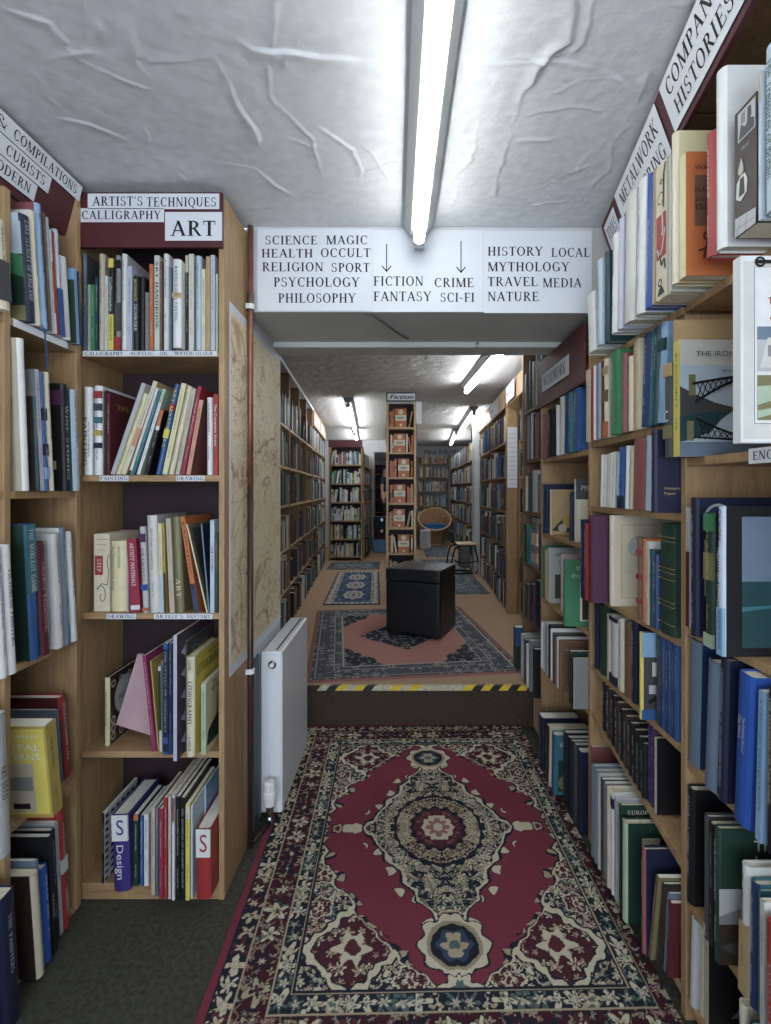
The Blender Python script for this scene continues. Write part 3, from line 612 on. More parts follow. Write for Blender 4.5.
A2 = [(664,671,376,'dark grey',{'h':.225,'dx':.055,'d':.2,'cov':'black','bands':[(.86,1,'tan'),(.2,.34,'olive')],'txt':[('C',.5,.38,'white',.6,'us')],'lab':'dark grey book with white C on its spine'}),
 (671.6,673,322,'tan',{'h':.325,'d':.21,'k':'p','t':0,'dx':.05,'lab':'tall tan folder'}),
 (673.6,680,334,'yellow',{'h':.268,'d':.2,'k':'p','dx':.055,'cov':'pale blue','art':[('r',0,.78,1,1,'off-white'),('r',0,0,1,.12,'grey blue'),('p',((0,.12),(0,.6),(.15,.54),(.4,.46),(.6,.42),(.75,.46),(1,.4),(1,.3),(.75,.36),(.6,.38),(.45,.3),(.3,.2),(.15,.14)),'dark grey'),('p',((0,.12),(0,.34),(.3,.38),(.55,.38),(.35,.2)),'dark teal'),('r',.1,.52,.18,.7,'olive'),('r',.08,.13,.16,.3,'olive')]
   + [('l',.14+.86*i/12,.62+.075*math.sin(math.pi*i/24),.14+.86*(i+1)/12,.62+.075*math.sin(math.pi*(i+1)/24),.028,'ink') for i in range(12)] + [('l',.17+.75*i/12,.46+.2*math.sin(math.pi*i/20),.17+.75*(i+1)/12,.46+.2*math.sin(math.pi*(i+1)/20),.028,'ink') for i in range(10)]
   + [('l',.18+.06*i,.47+.024*i,.25+.06*i,.63+.008*i,.011,'ink') for i in range(8)] + [('l',.26+.06*i,.5+.022*i,.18+.06*i,.63+.008*i,.011,'ink') for i in range(8)]
   + [('l',.17+.75*i/10,.32-.17*math.sin(math.pi*i/20),.17+.75*(i+1)/10,.32-.17*math.sin(math.pi*(i+1)/20),.028,'ink') for i in range(9)] + [('l',.14,.16,.95,.12,.022,'ink')] + [('l',.2+.07*i,.30-.022*i,.27+.07*i,.14,.011,'ink') for i in range(7)] + [('l',.27+.07*i,.28-.022*i,.2+.07*i,.14,.011,'ink') for i in range(6)]
   + [('t','THE IRON BRIDGE',.16,.98,.85,.895,'dark grey','s'),('t','NEIL COSSONS',.55,.8,.95,.965,'grey','s'),('t','Symbol of the Industrial Age',.46,.98,.72,.738,'ink','s')],'lab':'book with an arched iron bridge on its cover'}),
 (733,741,260,'white',{'h':.31,'d':.22,'dx':.135,'t':0,'k':'p','art':[('r',.02,.02,.98,.97,'off-white'),('r',.1,.1,.97,.94,'navy'),('r',.104,.103,.968,.938,'white'),('t','British',.3,.97,.82,.9,'red','s'),('t','the Rails',.2,.96,.735,.8,'red','s'),('t','& Roads',.21,.96,.65,.715,'red','s'),('r',.12,.38,.97,.62,'light grey'),('r',.12,.55,.97,.62,'grey blue'),('p',((.14,.4),(.2,.56),(.4,.58),(.6,.52),(.8,.58),(.95,.5),(.95,.4)),'off-white'),('r',.3,.44,.36,.55,'dark grey'),('r',.5,.42,.56,.5,'dark grey'),('r',.2,.46,.25,.52,'grey'),('r',.12,.12,.97,.36,'olive'),('p',((.12,.2),(.4,.26),(.97,.22),(.97,.3),(.5,.32),(.12,.3)),'pale green'),('p',((.12,.13),(.5,.2),(.97,.14),(.97,.18),(.5,.22),(.12,.17)),'pale green'),('p',((.3,.28),(.34,.36),(.4,.3),(.46,.35),(.6,.3),(.6,.28)),'dark green'),('r',.1,.955,.3,.975,'ink'),('c',.14,.965,.04,'ink',.6)],'lab':'white book with red title and railway pictures'}),]
shelf_row('right', XR, 1.378, A2, 'second shelf under COMPANY HISTORIES', E, 'books on the second shelf under COMPANY HISTORIES', False, seed=22, lim=(-1.224,-.575), top=1.724)
A3 = [(673,677,486,'off-white',{'h':.29,'bands':[(0,.63,'maroon')],'d':.16,'far':1}),
 (680,689,486,'navy',{'h':.315,'d':.225,'dx':.03,'t':1,'tc':'pale blue','art':[('c',.21,.855,.145,'light grey'),('c',.21,.855,.118,'dark blue'),('r',.13,.845,.29,.872,'light grey'),('r',.13,.83,.22,.838,'red'),('t','The',.4,.6,.87,.93,'pale blue',''),('r',.07,.3,.19,.7,'beige'),('r',.08,.33,.17,.5,'dark brown'),('r',.08,.55,.17,.66,'grey')],'lab':'navy book with round emblem'}),
 (699,710,507,'dark green',{'h':.285,'d':.215,'dx':.045,'cov':'dark brown','tc':'yellow','bands':[(.86,.99,'green'),(.5,.7,'olive'),(0,.1,'pale green')],'lab':'mottled dark green book with dark cover'}),
 (716,724,511,'pale blue',{'h':.30,'d':.225,'dx':.055,'cov':'ink','bands':[(0,.32,'light blue')],'txt':[('OILWORK',.98,.76,'ink',.6,'s'),('NORTH SEA DIARIES',.72,.33,'white',.62,'s'),('SUE JANE TAYLOR',.3,.04,'navy',.4,'s')],'art':[('r',.16,.42,1,.93,'grey blue'),('r',.16,.62,1,.93,'light grey') if False else ('r',.16,.5,1,.93,'grey blue'),('r',.16,.06,1,.5,'dark teal'),('p',((.16,.3),(.5,.33),(1,.29),(1,.31),(.6,.35),(.16,.33)),'teal'),('t','OIL',.86,1.3,.52,.6,'ink','s'),('t','NORTH',.86,1.25,.47,.505,'white','s')],'lab':'book lettered OILWORK with sea picture'}),]
for it in A3[3:]: it[4]['art'] = [e for e in it[4]['art'] if not (e[0] == 't')] + [('t','O',.88,.99,.52,.6,'ink','s'),('t','N',.9,.97,.47,.505,'white','s')]
shelf_row('right', XR, 0.967, A3, 'third shelf under COMPANY HISTORIES', E, 'books on the third shelf under COMPANY HISTORIES', False, seed=23, lim=(-1.224,-.575), top=1.357)
A4 = [(687,698,649,'grey blue',{'h':.30,'d':.2,'cov':'dark blue','t':0,'dx':.0,'lean':2}),
 (703,715,665,'grey blue',{'h':.285,'d':.19,'cov':'navy','t':0,'dx':.02,'lean':3,'lab':'worn grey-blue book'}), (717,725,672,'navy',{'h':.305,'d':.2,'dx':.02,'tc':'light grey','lean':2,'txt':[('ENCYCLOPEDIA OF THE MODERN WORLD',.94,.1,'light grey',.3)],'lab':'navy book with long grey title'}),
 (732,748,676,'bright blue',{'h':.305,'d':.21,'dx':.03,'lean':3,'txt':[('The Complete Book of',.72,.48,'white',.16,'s',.55),('Clay Work',.72,.56,'white',.16,'s',.3)],'lab':'glossy bright blue book'}), (749,752,720,'grey blue',{'h':.24,'dx':.02,'lean':2}),
 (755,761,699,'light blue',{'h':.285,'dx':.03,'lean':2,'txt':[('A CENTURY OF ELECTRICITY',.95,.2,'dark blue',.42,'s')],'lab':'light blue book with dark blue title'}),
 (766,774,690,'black',{'h':.3,'dx':.03,'lean':1,'txt':[('THE SHADOW OF THE MINE',.95,.3,'beige',.4,'s')],'cov':'olive','lab':'black book with beige title'}), (776,786,690,'dark grey',{'h':.3,'dx':.03})]
shelf_row('right', XR, 0.642, A4, 'fourth shelf under COMPANY HISTORIES', E, 'books on the fourth shelf under COMPANY HISTORIES', False, seed=24, lim=(-1.224,-.575), top=0.946)
A5 = [(678,685,784,'black',{'h':.28,'d':.19,'t':1,'lean':1,'lab':'plain black book'}), (697,702,801,'dark grey',{'h':.275,'d':.2,'dx':.02,'txt':[('R',.12,.04,'white',.6,'u')],'lab':'dark grey book with white R'}), (702.5,707,806,'black',{'h':.27,'dx':.02}),
 (708,714,820,'dark green',{'h':.285,'d':.2,'dx':.03,'art':[('r',0,.3,1,.56,'light grey'),('p',((0,.28),(0,.36),(.2,.41),(.4,.38),(1,.36),(1,.28)),'grey'),('r',0,0,1,.3,'dark brown'),('p',((0,.14),(.4,.2),(.8,.16),(.8,.08),(.2,.06)),'dark grey'),('t','The',.36,.62,.84,.92,'off-white','s'),('t','Lakes',.36,.82,.73,.81,'off-white','s'),('t','at War',.36,.88,.63,.7,'off-white','s'),('t','PAST & PRESENT',.36,.98,.575,.605,'light grey','s')],'lab':'dark green book titled The Lakes at War'}),
 (735,743,848,'off-white',{'h':.26,'d':.19,'dx':.02,'lean':1,'bands':[(0,.55,'tan')],'lab':'off-white book with tan lower half'}), (745,753,867,'dark blue',{'h':.245,'dx':.02,'lean':1,'cov':'teal'}), (754,757,872,'teal',{'h':.24,'dx':.02}),
 (758,763,885,'off-white',{'h':.25,'dx':.04}), (765,776,912,'red',{'h':.24,'dx':.05,'txt':[('KNIVES IN TIME',.7,.1,'pink',.36)],'lab':'red book with pale slanted title'})]
shelf_row('right', XR, 0.302, A5, 'fifth shelf under COMPANY HISTORIES', E, 'books on the fifth shelf under COMPANY HISTORIES', False, seed=25, lim=(-1.224,-.575), top=0.621)
A6 = [(689,694,926,'light grey',{'h':.235,'t':0,'lean':2}), (700,704,958,'cream',{'h':.215,'cov':'beige','dx':-.01}), (705,709,961,'beige',{'h':.21,'cov':'ink','dx':-.01,'d':.17,'art':[('p',((.3,.1),(.8,.15),(.7,.5),(.5,.3)),'grey blue')],'lab':'beige book with dark cover picture'}), (738,745,925,'cream',{'h':.22,'dx':.02}), (748,758,935,'dark teal',{'h':.22,'dx':.03})]
shelf_row('right', XR, 0.062, A6, 'bottom shelf under COMPANY HISTORIES', E, 'books on the bottom shelf under COMPANY HISTORIES', False, seed=26, lim=(-1.224,-.575), top=0.281)

# bay B ---------------------------------------------------------------
B1 = [(588,595,274,'white',{'h':.20,'lean':-4,'dx':.06,'t':0}), (597,601,253,'pale blue',{'h':.27,'dx':.07}), (603,609,253,'dark teal',{'h':.28,'d':.2,'dx':.06,'lab':'dark teal book in shiny wrapper'}),
 (611,616,238,'white',{'h':.285,'lean':2}), (617,621,222,'lavender',{'h':.31,'lean':2,'t':0}), (623,633,180,'off-white',{'h':.345,'lean':2,'t':0}), (635,643,160,'white',{'h':.345,'lean':2,'tc':'grey blue'}),
 (645,651,154,'bright blue',{'h':.33,'lean':2,'txt':[('The Genius of Industrial Britain',.66,.12,'white',.4,'s')],'lab':'bright blue book with white title'}), (652,655,150,'tan',{'h':.33,'lean':1}),
 (656,668,146,'cream',{'h':.325,'dx':.075,'k':'p','t':0,'sart':[('p',((.05,.3),(.95,.3),(.95,.62),(.05,.62)),'red'),('c',.45,.74,.3,'ink',.82),('c',.5,.86,.13,'ink',.5),('l',[(.7,.66),(.75,.9),(.9,.97)],.14,'ink'),('l',[(.6,.62),(.66,.5),(.58,.46)],.12,'off-white'),('l',[(.15,.38),(.3,.32),(.6,.36),(.85,.5)],.1,'off-white'),('l',[(.35,.33),(.55,.24),(.8,.28),(.9,.2)],.12,'ink'),('c',.4,.12,.2,'ink',.6),('p',((.15,.03),(.85,.03),(.7,.07),(.5,.1),(.3,.07)),'ink')],'lab':'cream book with black tool drawings on red'}),
 (669,671.4,160,'off-white',{'h':.32})]
shelf_row('right', XR, 1.757, B1, 'top shelf under METALWORK', E, 'books on the top shelf under METALWORK', False, seed=31, lim=(-1.836,-1.138), top=2.125, dx=.075)
B2 = [(581,586,376,'beige',{'h':.275,'tc':'brown'}), (586.5,589,369,'red',{'h':.29}), (589.5,591.5,372,'white',{'h':.28}), (592,594.5,370,'grey blue',{'h':.28}), (595,597,371,'lavender',{'h':.27}), (597.5,599.5,366,'maroon',{'h':.27}),
 (600,604,359,'cream',{'h':.285,'bands':[(.45,.6,'brown'),(.0,.2,'orange'),(.8,.9,'tan')],'lab':'cream book with brown patches'}),
 (606,616,355,'green',{'h':.27,'d':.19,'cov':'green','t':0,'dx':.03,'lab':'thick plain green book'}), (618,624,363,'rose',{'h':.24,'cov':'rose','d':.18}), (625.5,630,374,'cream',{'h':.22,'d':.15,'cov':'cream'}), (631.5,634,350,'tan',{'h':.27}), (634.5,637,352,'cream',{'h':.26}),
 (639,647,336,'dark blue',{'h':.285,'lean':4,'t':1}), (648,650,330,'teal',{'h':.28,'lean':4}), (651,655,320,'dark teal',{'h':.31,'lean':4}), (656,663,315,'light blue',{'h':.30,'lean':4,'bands':[(.72,.84,'dark teal')],'lab':'light blue book with dark teal label'})]
shelf_row('right', XR, 1.474, B2, 'second shelf under METALWORK', E, 'books on the second shelf under METALWORK', False, seed=32, lim=(-1.836,-1.252), top=1.735, dx=.02)
B3 = [(600,602.5,455,'white',{'lean':3,'t':0}), (603,605.5,455,'off-white',{'lean':3,'t':0}), (606,608.5,454,'light grey',{'lean':3,'t':0}), (609,611.5,453,'cream',{'lean':3,'t':0}), (612,614.5,452,'off-white',{'lean':3}), (615,617,452,'pale blue',{'lean':3}),
 (618,623,447,'blue',{'lean':3,'bands':[(0,.2,'navy')],'lab':'blue book with dark foot'}), (625,628,446,'white',{'lean':3,'t':0}), (629,631,446,'cream',{'lean':3}), (632,644,426,'rose',{'h':.235,'lean':2.5,'t':0,'k':'h'}), (645.5,650,440,'pale blue',{'h':.21,'lean':2}),
 (652,657,420,'navy',{'h':.235,'dx':.06,'d':.21,'cov':'navy','art':[('t','Historical',.1,.34,.28,.31,'gold','s'),('t','Paper',.1,.24,.22,.25,'gold','s')],'lab':'navy book with small gold title'})]
shelf_row('right', XR, 1.242, B3, 'third shelf under METALWORK', E, 'books on the third shelf under METALWORK', False, seed=33, lim=(-1.836,-1.252), top=1.453, dx=.01)
B4 = [(580,584,516,'navy',{'h':.27,'dx':.07,'lab':'navy book in front of the post'}), (584.6,587.4,524,'red',{'h':.26,'dx':.07}), (588,591.5,514,'maroon',{'h':.288,'cov':'purple','d':.2,'dx':.07,'t':0,'lab':'wide purple book in front of the post'}), (609,612.5,517,'cream',{'h':.295,'d':.22,'cov':'cream','dx':.02,'t':0,'art':[('r',.13,.09,.98,.9,'gold'),('r',.14,.097,.97,.893,'cream'),('c',.38,.66,.15,'grey',.95),('c',.38,.66,.14,'light grey'),('l',.3,.6,.46,.72,.02,'cream'),('l',.31,.73,.46,.59,.02,'cream'),('t','I',.27,.3,.4,.46,'white',''),('t','ARTISAN',.2,.5,.33,.36,'white','')],'lab':'large cream book with round medallion'}),
 (637,640.4,540,'brown',{'h':.235,'bands':[(.8,.86,'red'),(.5,.56,'red'),(.2,.26,'red')],'lab':'thin brown book with red bands'}), (642,645.5,538,'orange',{'h':.235,'lab':'thin bright orange book'}), (646,648.5,546,'off-white',{'h':.23}), (649.5,653,548,'dark teal',{'h':.21}), (653.5,657,548,'dark blue',{'h':.2}),
 (659,674,526,'dark green',{'h':.285,'dx':.012,'k':'h','t':0,'bands':[(.88,.885,'gold'),(.84,.845,'gold'),(.6,.605,'gold'),(.56,.565,'gold'),(.5,.505,'gold'),(.3,.305,'gold'),(.26,.265,'gold'),(.1,.105,'gold')],'lab':'thick dark green leather book with gold bands'})]
shelf_row('right', XR, 0.927, B4, 'fourth shelf under METALWORK', E, 'books on the fourth shelf under METALWORK', False, seed=34, lim=(-1.836,-1.252), top=1.22, dx=.015)
B5 = [(594,597.5,600,'navy',{'h':.235}), (599,605,600,'dark green',{'h':.235,'t':0}), (607,609,610,'cream',{'h':.22}), (610,617,612,'off-white',{'h':.22,'bands':[(0,.14,'navy'),(.94,1,'navy')],'t':0,'lab':'off-white book with navy head and foot'}), (619,622.5,618,'cream',{'h':.23}), (624,630,620,'brown',{'h':.23,'t':0}),
 (631,636,621,'navy',{'h':.255}), (639,642,625,'yellow',{'h':.265,'dx':.03,'d':.19,'cov':'dark grey','art':[('r',0,.72,1,1,'light blue'),('c',.4,.85,.2,'dark blue'),('t','MODELS',.22,.9,.82,.88,'white',''),('r',0,0,1,.12,'blue'),('r',.15,.5,.8,.66,'off-white'),('r',.1,.3,.9,.4,'light grey'),('l',.1,.2,.9,.6,.05,'ink')],'lab':'yellow book with blue topped picture cover'}), (656.5,658.5,640,'dark grey',{'h':.25}),
 (659,661.8,636,'dark blue',{'h':.27}), (662.2,665,636,'blue',{'h':.27}), (665.4,668,637,'dark blue',{'h':.27}), (668.4,671,637,'blue',{'h':.268}), (671.4,674,638,'dark blue',{'h':.268}), (674.4,677,638,'blue',{'h':.267})]
shelf_row('right', XR, 0.662, B5, 'fifth shelf under METALWORK', E, 'books on the fifth shelf under METALWORK', False, seed=35, lim=(-1.836,-1.252), top=0.906, dx=.0)
sl = lambda s: .498 + (.372 - .498) * ((-s) - 1.80) / (1.25 - 1.80)
B6 = [(602+4.3*i, 602+4.3*i+3.9, 600, ('black','dark brown')[i%2] if i < 6 else 'ink', {'h':.165-.001*i,'k':'h','dx':.005}) for i in range(10)] + \
 [(646.5,650,700,'violet',{'h':.22}), (651,653,700,'purple',{'h':.22}), (654.5,657,720,'off-white',{'h':.21,'cov':'ink','d':.2})]
shelf_row('right', XR, 0.5, B6, 'sixth shelf under METALWORK', E, 'books on the sixth shelf under METALWORK', False, seed=36, lim=(-1.836,-1.252), top=0.64, zslope=lambda s: sl(s)+.006, dx=-.005)
B7 = [(583,584.6,731,'rose',{'dx':.0,'h':.3,'t':0,'d':.1}), (585,588,733,'grey blue',{'h':.33,'t':0,'wp':1}), (588.5,591.5,738,'grey',{'h':.33,'wp':1,'t':0}), (592,595,742,'light grey',{'h':.335,'wp':1,'t':0}), (595.5,598,748,'dark grey',{'h':.335,'wp':1,'t':0}), (598.5,601,752,'grey',{'h':.335,'wp':1}),
 (602,606,772,'cream',{'h':.315,'t':0}), (607,610,775,'white',{'h':.315,'bands':[(.86,.96,'navy')],'lab':'white book with navy head'}), (610.5,613,780,'lavender',{'h':.31}), (613.5,616,785,'pale green',{'h':.305}),
 (615,618,792,'dark green',{'h':.335,'d':.2,'dx':.05,'art':[('t','EUROPEAN',.1,.6,.91,.95,'cream',''),('t','CHAIRS',.2,.56,.855,.893,'cream','')],'lab':'dark green book lettered EUROPEAN'}), (619,625,810,'pale green',{'h':.285,'d':.2,'dx':.055,'cov':'dark green','t':0,'art':[('r',.22,.6,.48,.86,'beige'),('t','P',.34,.42,.75,.8,'ink',''),('t','a',.35,.4,.67,.7,'ink','s')],'lab':'pale green spined book with dark cover and beige label'}),
 (641,645,832,'rose',{'h':.28,'cov':'navy','d':.18}), (648,652,856,'brown',{'lean':9,'h':.245,'dx':.04,'wp':1,'cov':'olive'}), (655,658,870,'dark brown',{'lean':7,'h':.235,'dx':.03,'wp':1}), (660,663,880,'grey blue',{'lean':5,'h':.215,'dx':.02}), (665,670,888,'maroon',{'lean':4,'h':.2,'dx':.02})]
shelf_row('right', XR, 0.062, B7, 'bottom shelf under METALWORK', E, 'books on the bottom shelf under METALWORK', False, seed=37, lim=(-1.836,-1.252), top=.372, dx=.05)

# bay C ---------------------------------------------------------------
C1 = [(541,545,409,'rose',{'h':.21}), (546.5,551,411,'black',{'h':.22,'d':.2,'cov':'black','art':[('t','Gl',.1,.3,.74,.84,'light grey','s')],'lab':'black book lettered Gl'}), (556,558,408,'white',{'h':.22}), (559.5,563,386,'off-white',{'h':.28,'cov':'off-white','d':.19}), (564,567,396,'dark blue',{'h':.265,'lean':2}), (568,571,398,'teal',{'h':.25,'lean':2}), (572.5,578,391,'blue',{'h':.255,'lean':2})]
shelf_row('right', XR, 1.452, C1, 'top shelf under WOODWORK', E, 'books on the top shelf under WOODWORK', False, seed=41, lim=(-2.466,-1.864), top=1.7, dx=.01)
C2 = [(541,546,482,'dark blue',{'h':.235,'d':.22,'cov':'navy'}), (548.5,551,486,'cream',{'h':.21,'cov':'tan','d':.2,'art':[('r',0,0,1,1,'tan'),('r',.4,.72,.9,.92,'brown'),('r',.42,.73,.88,.91,'beige'),('p',((.0,.1),(.5,.05),(.9,.2),(.7,.5),(.3,.4)),'dark brown'),('c',.4,.3,.15,'mustard'),('c',.65,.2,.13,'orange'),('c',.25,.15,.1,'beige')],'lab':'book with golden still-life cover'}), (569,570.6,492,'navy',{'h':.2,'lean':3}),
 (574,576,473,'light grey',{'h':.25,'d':.2,'cov':'cream','art':[('r',0,.68,1,1,'dark grey'),('t','PYROGRAPHY',.1,.75,.82,.9,'off-white','s'),('l',.4,.3,.5,.05,.02,'brown'),('l',.7,.3,.6,.05,.02,'brown')],'lab':'book lettered PYRO on dark band'})]
shelf_row('right', XR, 1.092, C2, 'second shelf under WOODWORK', E, 'books on the second shelf under WOODWORK', False, seed=42, lim=(-2.466,-1.864), top=1.431, dx=.0)
C3 = [(541,543,548,'green',{'h':.255}), (544,545.4,551,'tan',{'h':.24}), (547,549,550,'light grey',{'h':.255,'d':.2,'cov':'light grey','art':[('t','WOOD',.12,.6,.84,.91,'ink','s'),('t','A GUIDE',.2,.55,.74,.78,'dark grey','s'),('r',.12,.08,.95,.52,'dark grey'),('p',((.25,.1),(.5,.4),(.9,.45),(.9,.1)),'off-white'),('c',.5,.45,.18,'grey')],'lab':'light grey book showing a carved bowl'}), (560,561.3,549,'pink',{'h':.25,'cov':'pink','d':.18}),
 (563,565.6,560,'green',{'h':.255,'dx':.06,'d':.2,'cov':'green','art':[('r',.28,.08,1,.66,'cream'),('r',.32,.1,1,.64,'dark brown'),('c',.65,.4,.14,'orange'),('c',.8,.25,.12,'brown'),('c',.55,.22,.1,'rose'),('t','Wood',.2,.5,.84,.92,'off-white','s'),('t','Projects',.12,.55,.73,.8,'off-white','s')],'lab':'green book with dark framed picture'})]
shelf_row('right', XR, 0.772, C3, 'third shelf under WOODWORK', E, 'books on the third shelf under WOODWORK', False, seed=43, lim=(-2.466,-1.864), top=1.071, dx=.0)
C4 = [(540.5,543,616,'white',{'h':.21}), (544,545.6,619,'light grey',{'h':.22}), (546.2,547.6,622,'grey',{'h':.22}), (548.2,549.4,624,'off-white',{'h':.23}), (550,552,624,'ink',{'h':.23}), (552.6,554.4,626,'white',{'h':.22}), (555.2,557.4,628,'dark grey',{'h':.21}), (558.2,559.8,632,'rose',{'h':.2,'wp':1}), (560.5,562.2,634,'off-white',{'h':.21}), (563,565,640,'brown',{'h':.205,'cov':'brown','d':.16,'art':[('t','THE FURNITURE',.1,.6,.8,.85,'pink',''),('t','MAKERS',.2,.5,.72,.77,'pink',''),('t','PALLADIO',.15,.5,.06,.1,'tan','')],'lab':'brown book with small pink title'}),
 (576,577.6,644,'black',{'h':.2,'cov':'dark green'}), (579,580.6,650,'ink',{'h':.18}), (582,583.4,655,'white',{'h':.19,'cov':'grey','wp':1})]
shelf_row('right', XR, 0.482, C4, 'fourth shelf under WOODWORK', E, 'books on the fourth shelf under WOODWORK', False, seed=44, lim=(-2.466,-1.864), top=0.751, dx=.05)
C5 = [(538,542.5,681,'navy',{'h':.245,'wp':1}), (545,547.5,690,'dark brown',{'h':.25,'lean':3}), (548.2,550.4,690,'cream',{'h':.255,'lean':3}), (551,554,690,'blue',{'h':.255,'lean':2,'d':.17,'cov':'teal','art':[('r',0,0,1,1,'teal'),('r',.1,.06,.95,.58,'dark green'),('c',.5,.3,.3,'green'),('c',.3,.2,.2,'olive'),('t','WOOD',.12,.55,.8,.88,'off-white','s')],'lab':'blue book with leafy green picture'}),
 (563,566,712,'navy',{'dx':.02,'h':.29,'wp':1,'t':0}), (566.6,569.4,715,'ink',{'dx':.02,'h':.29,'wp':1,'t':0}), (570,572.6,718,'navy',{'dx':.02,'h':.295,'wp':1,'t':0}), (573.2,576,721,'dark grey',{'dx':.02,'h':.3,'wp':1,'t':0}), (576.6,581,726,'navy',{'dx':.02,'h':.3,'wp':1,'t':0})]
shelf_row('right', XR, 0.012, C5, 'floor row under WOODWORK', E, 'books standing on the floor under WOODWORK', False, seed=45, lim=(-2.466,-1.864), top=0.461, dx=.05)

# bay D, past the step -------------------------------------------------
DX = .72
G_ = 'books on the bay past the step'
E2 = 'far end'
shelf_row('right', DX, 1.752, [(524,529,375,'dark brown',{'h':.21,'cov':'dark grey','d':.15}), (530,533,363,'navy',{'h':.26}), (533.5,537,368,'olive',{'h':.24}), (537.5,540,358,'light grey',{'h':.27}), (540.5,544,372,'dark grey',{'h':.22})], 'top shelf past the step', E2, G_, False, seed=51, lim=(-2.913,-2.555), top=2.18, dx=.0)
shelf_row('right', DX, 1.47, [(525,527,412,'brown',{'h':.24}), (527.8,529.4,411,'grey',{'h':.25}), (530,532,412,'olive',{'h':.24}), (532.6,534.6,412,'pale blue',{'h':.25}), (535.2,537,413,'dark brown',{'h':.24}), (537.6,540,412,'rose',{'h':.24}), (540.6,545,412,'black',{'h':.23})], 'second shelf past the step', E2, G_, False, seed=52, lim=(-2.913,-2.555), top=1.731)
shelf_row('right', DX, 1.18, [(525,527,470,'cream',{'h':.2}), (528,530,466,'dark grey',{'h':.21}), (532,536,464,'light grey',{'h':.225}), (537,541,470,'grey',{'h':.2})], 'third shelf past the step', E2, G_, False, seed=53, lim=(-2.913,-2.555), top=1.449)
shelf_row('right', DX, .885, [(524,526,510,'dark green',{'h':.22,'cov':'green'}), (527,530,512,'teal',{'h':.2}), (533,540,516,'grey',{'h':.265,'bands':[(.45,.7,'cream'),(.1,.3,'beige')],'txt':[('C',.9,.78,'ink',.6,'us')],'lab':'grey book with cream labels and large C'}), (541,544,520,'maroon',{'h':.24})], 'fourth shelf past the step', E2, G_, False, seed=54, lim=(-2.913,-2.555), top=1.159)
shelf_row('right', DX, .585, [(524,528,566,'dark grey',{'h':.18}), (529.5,533,566,'purple',{'h':.2}), (534,541,564,'navy',{'h':.24,'t':0})], 'fifth shelf past the step', E2, G_, False, seed=55, lim=(-2.913,-2.555), top=0.864)
shelf_row('right', DX, .232, [(513,516,613,'dark teal',{'h':.245,'d':.15,'cov':'dark blue','art':[('r',0,.55,1,1,'blue'),('r',0,.0,1,.55,'dark green')],'lab':'dark teal book with blue and green cover'}), (522,524.5,612,'light grey',{'h':.25}), (526,528,618,'dark grey',{'h':.24}), (529,531,617,'white',{'h':.23}), (532,535,612,'grey',{'h':.27}), (537,540,620,'black',{'h':.25})], 'platform row past the step', E2, G_, False, seed=56, lim=(-3.3,-2.56), top=0.564, dx=.03)

# ------------------------------------------------------------------ the setting
WALLW = mat('white painted wall', (198,199,202), rough=0.85, var=0.05, scale=7, bump=0.12)
WALLG = mat('grey painted wall', (170,170,174), rough=0.85, var=0.05, scale=7, bump=0.12)
CARPET = mat('dark green grey carpet', (62,62,52), rough=1.0, var=0.35, scale=70, bump=0.8, detail=8)
CARPB = mat('beige brown carpet', (176,148,122), rough=1.0, var=0.14, scale=80, bump=0.6, detail=8)
RISER = mat('dark brown riser carpet', (66,54,45), rough=1.0, var=0.2, scale=60, bump=0.6)
CEILF = 2.26
def boxs(name, *bs, m, label=None):
    mb = MB()
    for b in bs: mb.box(*b, m)
    return struct(name, mb, label)
boxs('floor', (-1.3,1.1,-1.6,2.76,-.06,0), m=CARPET, label='dark green grey carpet of the front room')
mb = MB(); mb.box(-1.7,1.6,2.77,16.2,-.06,.22,CARPB); mb.box(.735,1.6,2.5,2.77,-.06,.22,CARPB)
mb.box(-1.7,.735,2.752,2.77,0,.218,RISER)
struct('floor_platform', mb, 'raised floor of the back room with a dark brown riser')
boxs('wall_left', (-1.33,-1.27,-1.6,1.84,0,2.3), m=WALLW)
boxs('wall_partition', (-1.7,-.557,1.842,2.33,0,2.3), m=WALLW, label='white side wall of the opening, behind the old map')
boxs('wall_right', (1.0,1.1,-1.6,3.33,0,2.3), (1.0,1.6,3.33,3.38,.22,2.3), (1.55,1.6,3.38,10.9,.22,2.3), m=WALLW)
boxs('wall_rear', (-1.33,1.1,-1.66,-1.6,0,.45), (-1.33,1.1,-1.66,-1.6,2.12,2.3), (-1.33,-1.1,-1.66,-1.6,.45,2.12), (.87,1.1,-1.66,-1.6,.45,2.12), m=WALLW, label='wall behind the viewer with the shop window')
mb = MB()  # unseen window, added so sky light fills the room from behind the camera
for b_ in ((-1.1,-1.06,-1.66,-1.61,.45,2.12),(.83,.87,-1.66,-1.61,.45,2.12),(-1.1,.87,-1.66,-1.61,.45,.49),(-1.1,.87,-1.66,-1.61,2.08,2.12),(-.135,-.095,-1.66,-1.61,.49,2.08)): mb.box(*b_, WALLW)
struct('fill_window_1', mb, 'white framed shop window behind the viewer')
boxs('wall_back_left', (-1.7,-1.64,2.42,9.6,.22,2.3), m=WALLG)
boxs('wall_back', (-1.7,-.49,9.5,9.6,.22,2.3), (-.49,.0,9.5,9.6,2.02,2.3), (.0,.22,9.5,9.6,.22,2.3), (.18,.22,9.6,10.9,.22,2.3), m=WALLW, label='far white wall with the open doorway')
boxs('wall_far', (.2,1.6,10.8,10.9,.22,2.3), m=WALLW, label='far white wall behind the mind body and spirit shelves')
boxs('wall_passage', (-.95,-.9,9.6,16.2,.22,2.3), (.3,.35,10.9,16.2,.22,2.3), (-.95,.35,16.15,16.2,.22,2.3), (-.95,.18,9.6,16.2,2.3,2.34), m=WALLG)
